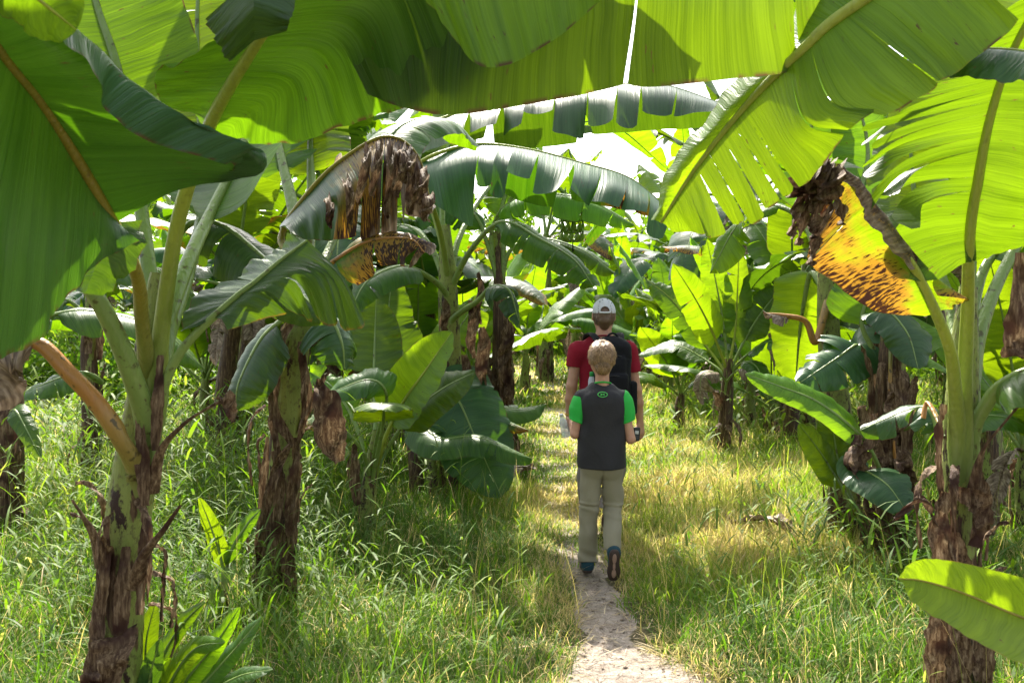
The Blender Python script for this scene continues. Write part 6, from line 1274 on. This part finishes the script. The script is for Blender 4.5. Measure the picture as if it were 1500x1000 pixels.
f.cap((-.092, 0, .90), (-.10, .06, .50), .098, .080, .03); f.cap((-.10, .06, .50), (-.10, .11, .20), .080, .078, .02); f.cap((.096, 0, .90), (.085, .04, .50), .100, .084, .03); f.cap((.085, .04, .50), (.05, -.03, .20), .080, .076, .02)
f.warp(wrinkle(.005, 19, 18, 17)); f.plane((0, 0, -1), (0, 0, .215)); f.cap((-.10, .115, .15), (-.10, .10, .30), .066, .066, .004, sub=True); f.cap((.05, -.03, .15), (.055, -.02, .30), .064, .064, .004, sub=True); f.obj('trousers', M['khaki2'], man)
shoe(man, (-.10, .06, .008), (-.11, .34, .008), (0, 0, 1), 'boot', w_=.046, name='boot'); shoe(man, (.030, -.14, .085), (.035, .11, .004), (0, .3, 1), 'boot', w_=.046, name='boot')
f = Field((-.11, -.13, 1.53), (.12, .13, 1.76), .005); f.ell((.008, -.002, 1.66), (.081, .098, .100), .01); f.cap((.008, -.065, 1.61), (.008, -.055, 1.575), .045, .036, .03); f.ell((.008, .12, 1.62), (.085, .09, .10), .02, sub=True); mh = f.obj('hair', M['hair2'], man)
V, F, t = strands(mh, (.008, -.006, 1.652), (.081, .097, .098), 2600, .022, 8, 'hair2', (.008, -.03, 1.76), lambda d: (d[:, 2] > -.65) & (d[:, 1] < .2) & (d[:, 2] < .4), out=.005); mesh_obj('hair_strands', V, F, M['hair2'], mh, attrs={'tone': t})
# cap with rear opening, strap and peak
f = Field((-.12, -.14, 1.64), (.13, .24, 1.80), .004); f.ell((.008, .002, 1.675), (.089, .108, .108), .01); f.ell((.008, .002, 1.675), (.084, .103, .103), .002, sub=True); f.plane((0, .10, -1), (0, 0, 1.672)); f.ell((.008, -.11, 1.682), (.034, .05, .036), .003, sub=True)
f.cap((-.04, .11, 1.680), (.055, .11, 1.680), .05, .05, .01, sq=(1, 1.2, .10)); f.warp(lambda X_, Y_, Z_: .0018 * np.exp(-((np.arctan2(Y_, X_ - .008) * 6 / 6.283 + .5) % 1 - .5) ** 2 / .0006))
cp = f.obj('cap', M['cap'], man); V, F, u = tube(catmull(np.array([(-.032, -.096, 1.674), (.008, -.112, 1.672), (.048, -.096, 1.674)]), 12), [.007], 8, (0, 0, 1), flat=1.0); mesh_obj('cap_strap', V, F, M['cap'], cp)
for (x, z) in ((-.028, 1.755), (-.005, 1.768), (.030, 1.772), (.062, 1.745)):
    V, F = lathe([(.0005, .0), (.004, 0), (.004, .003), (.0005, .004)], 10); y = -.108 * math.sqrt(max(0, 1 - ((x - .008) / .089) ** 2 - ((z - 1.675) / .108) ** 2)) + .001; V = np.stack([V[:, 0], -V[:, 2], V[:, 1]], 1) + [x, y, z]; mesh_obj('cap_eyelet', V, F, M['blackp'], cp)
V, F = torus_mesh((-.2525, .022, .905), .030, .030, .0045, 28, 6); mesh_obj('wristband', V, F, M['band'], man)
# backpack
bp = empty('backpack', (0.684 + .052, 7.5 - .20, .93)); tag(bp, 'black backpack with padded straps worn by the man in the red shirt', 'backpack')
f = Field((-.18, -.16, -.02), (.18, .14, .58), .006); f.box((0, 0, .27), (.135, .085, .265), .06, .01); f.ell((0, 0, .48), (.12, .08, .09), .03); f.box((0, -.095, .17), (.105, .035, .13), .03, .012); f.box((0, -.075, .36), (.09, .030, .07), .025, .012)
f.warp(wrinkle(.003, 31, 20, 22)); f.warp(lambda X_, Y_, Z_: .003 * np.exp(-((Z_ - .425 + 1.2 * X_ ** 2) / .006) ** 2) + .003 * np.exp(-((Z_ - .285 + 1.2 * X_ ** 2) / .006) ** 2)); bb = f.obj('bag', M['black'], bp)
for (z, y, wv, sg) in ((.43, -.090, .10, .05), (.285, -.118, .09, .045)):
    V, F, u = tube(catmull(np.array([(-wv, y + .03, z - sg), (-wv * .6, y, z - .01), (0, y - .012, z), (wv * .6, y, z - .01), (wv, y + .03, z - sg)]), 24), [.004], 6, (0, 1, 0)); mesh_obj('zip', V, F, M['blackp'], bb, u)
for sx in (-1, 1): flat_tube(bp, [(sx * .075 - .02, -.03, .515), (sx * .10 - .035, .07, .575), (sx * .115 - .045, .17, .582), (sx * .125 - .045, .27, .54), (sx * .13 - .045, .31, .44), (sx * .13 - .045, .31, .28)], .030, .010, 'black', 'strap', (0, -.3, 1))
V, F, u = tube(catmull(np.array([(-.045, -.01, .535), (-.03, -.02, .575), (0.0, -.02, .59), (.03, -.02, .575), (.045, -.01, .535)]), 20), [.008], 8, (0, 1, 0)); mesh_obj('handle', V, F, M['black'], bp, u)
f = Field((-.20, -.08, 0), (-.10, .10, .26), .005); f.box((-.148, 0, .12), (.030, .06, .10), .02, .005); f.obj('side_pocket', M['black'], bp)
f = Field((.10, -.08, 0), (.20, .10, .26), .005); f.box((.148, 0, .12), (.030, .06, .12), .02, .005); f.obj('side_pocket', M['black'], bp)
gb = empty('green_bottle', (0.684 + .052 - .150, 7.5 - .20, 1.04)); tag(gb, 'bottle with green lid tucked in the side pocket of the black backpack', 'bottle')
V, F = lathe([(.001, 0), (.026, 0), (.028, .01), (.028, .13), (.02, .16), (.015, .165)]); mesh_obj('bottle_body', V, F, M['clear'], gb); V, F = lathe([(.001, .20), (.016, .198), (.018, .19), (.018, .165), (.015, .164)]); mesh_obj('bottle_cap', V, F, M['capgreen'], gb)
# small black gadget in the man's right hand
ph = empty('radio', (0.684 + .243, 7.5 - .055, .715)); ph.rotation_euler = (R(-10), R(6), 0); tag(ph, 'small black handheld device with a white label in the right hand of the man', 'handheld device')
f = Field((-.05, -.04, -.02), (.05, .04, .13), .004); f.box((0, 0, .05), (.026, .012, .052), .008, .002); pb = f.obj('casing', M['blackp'], ph)
V, F = outline_solid([(-.014, -.012), (.014, -.012), (.014, .012), (-.014, .012)], ((0, -.0125, .062), (1, 0, 0), (0, 0, 1), (0, -1, 0)), -.001, .0015); mesh_obj('label', V, F, M['white'], pb)
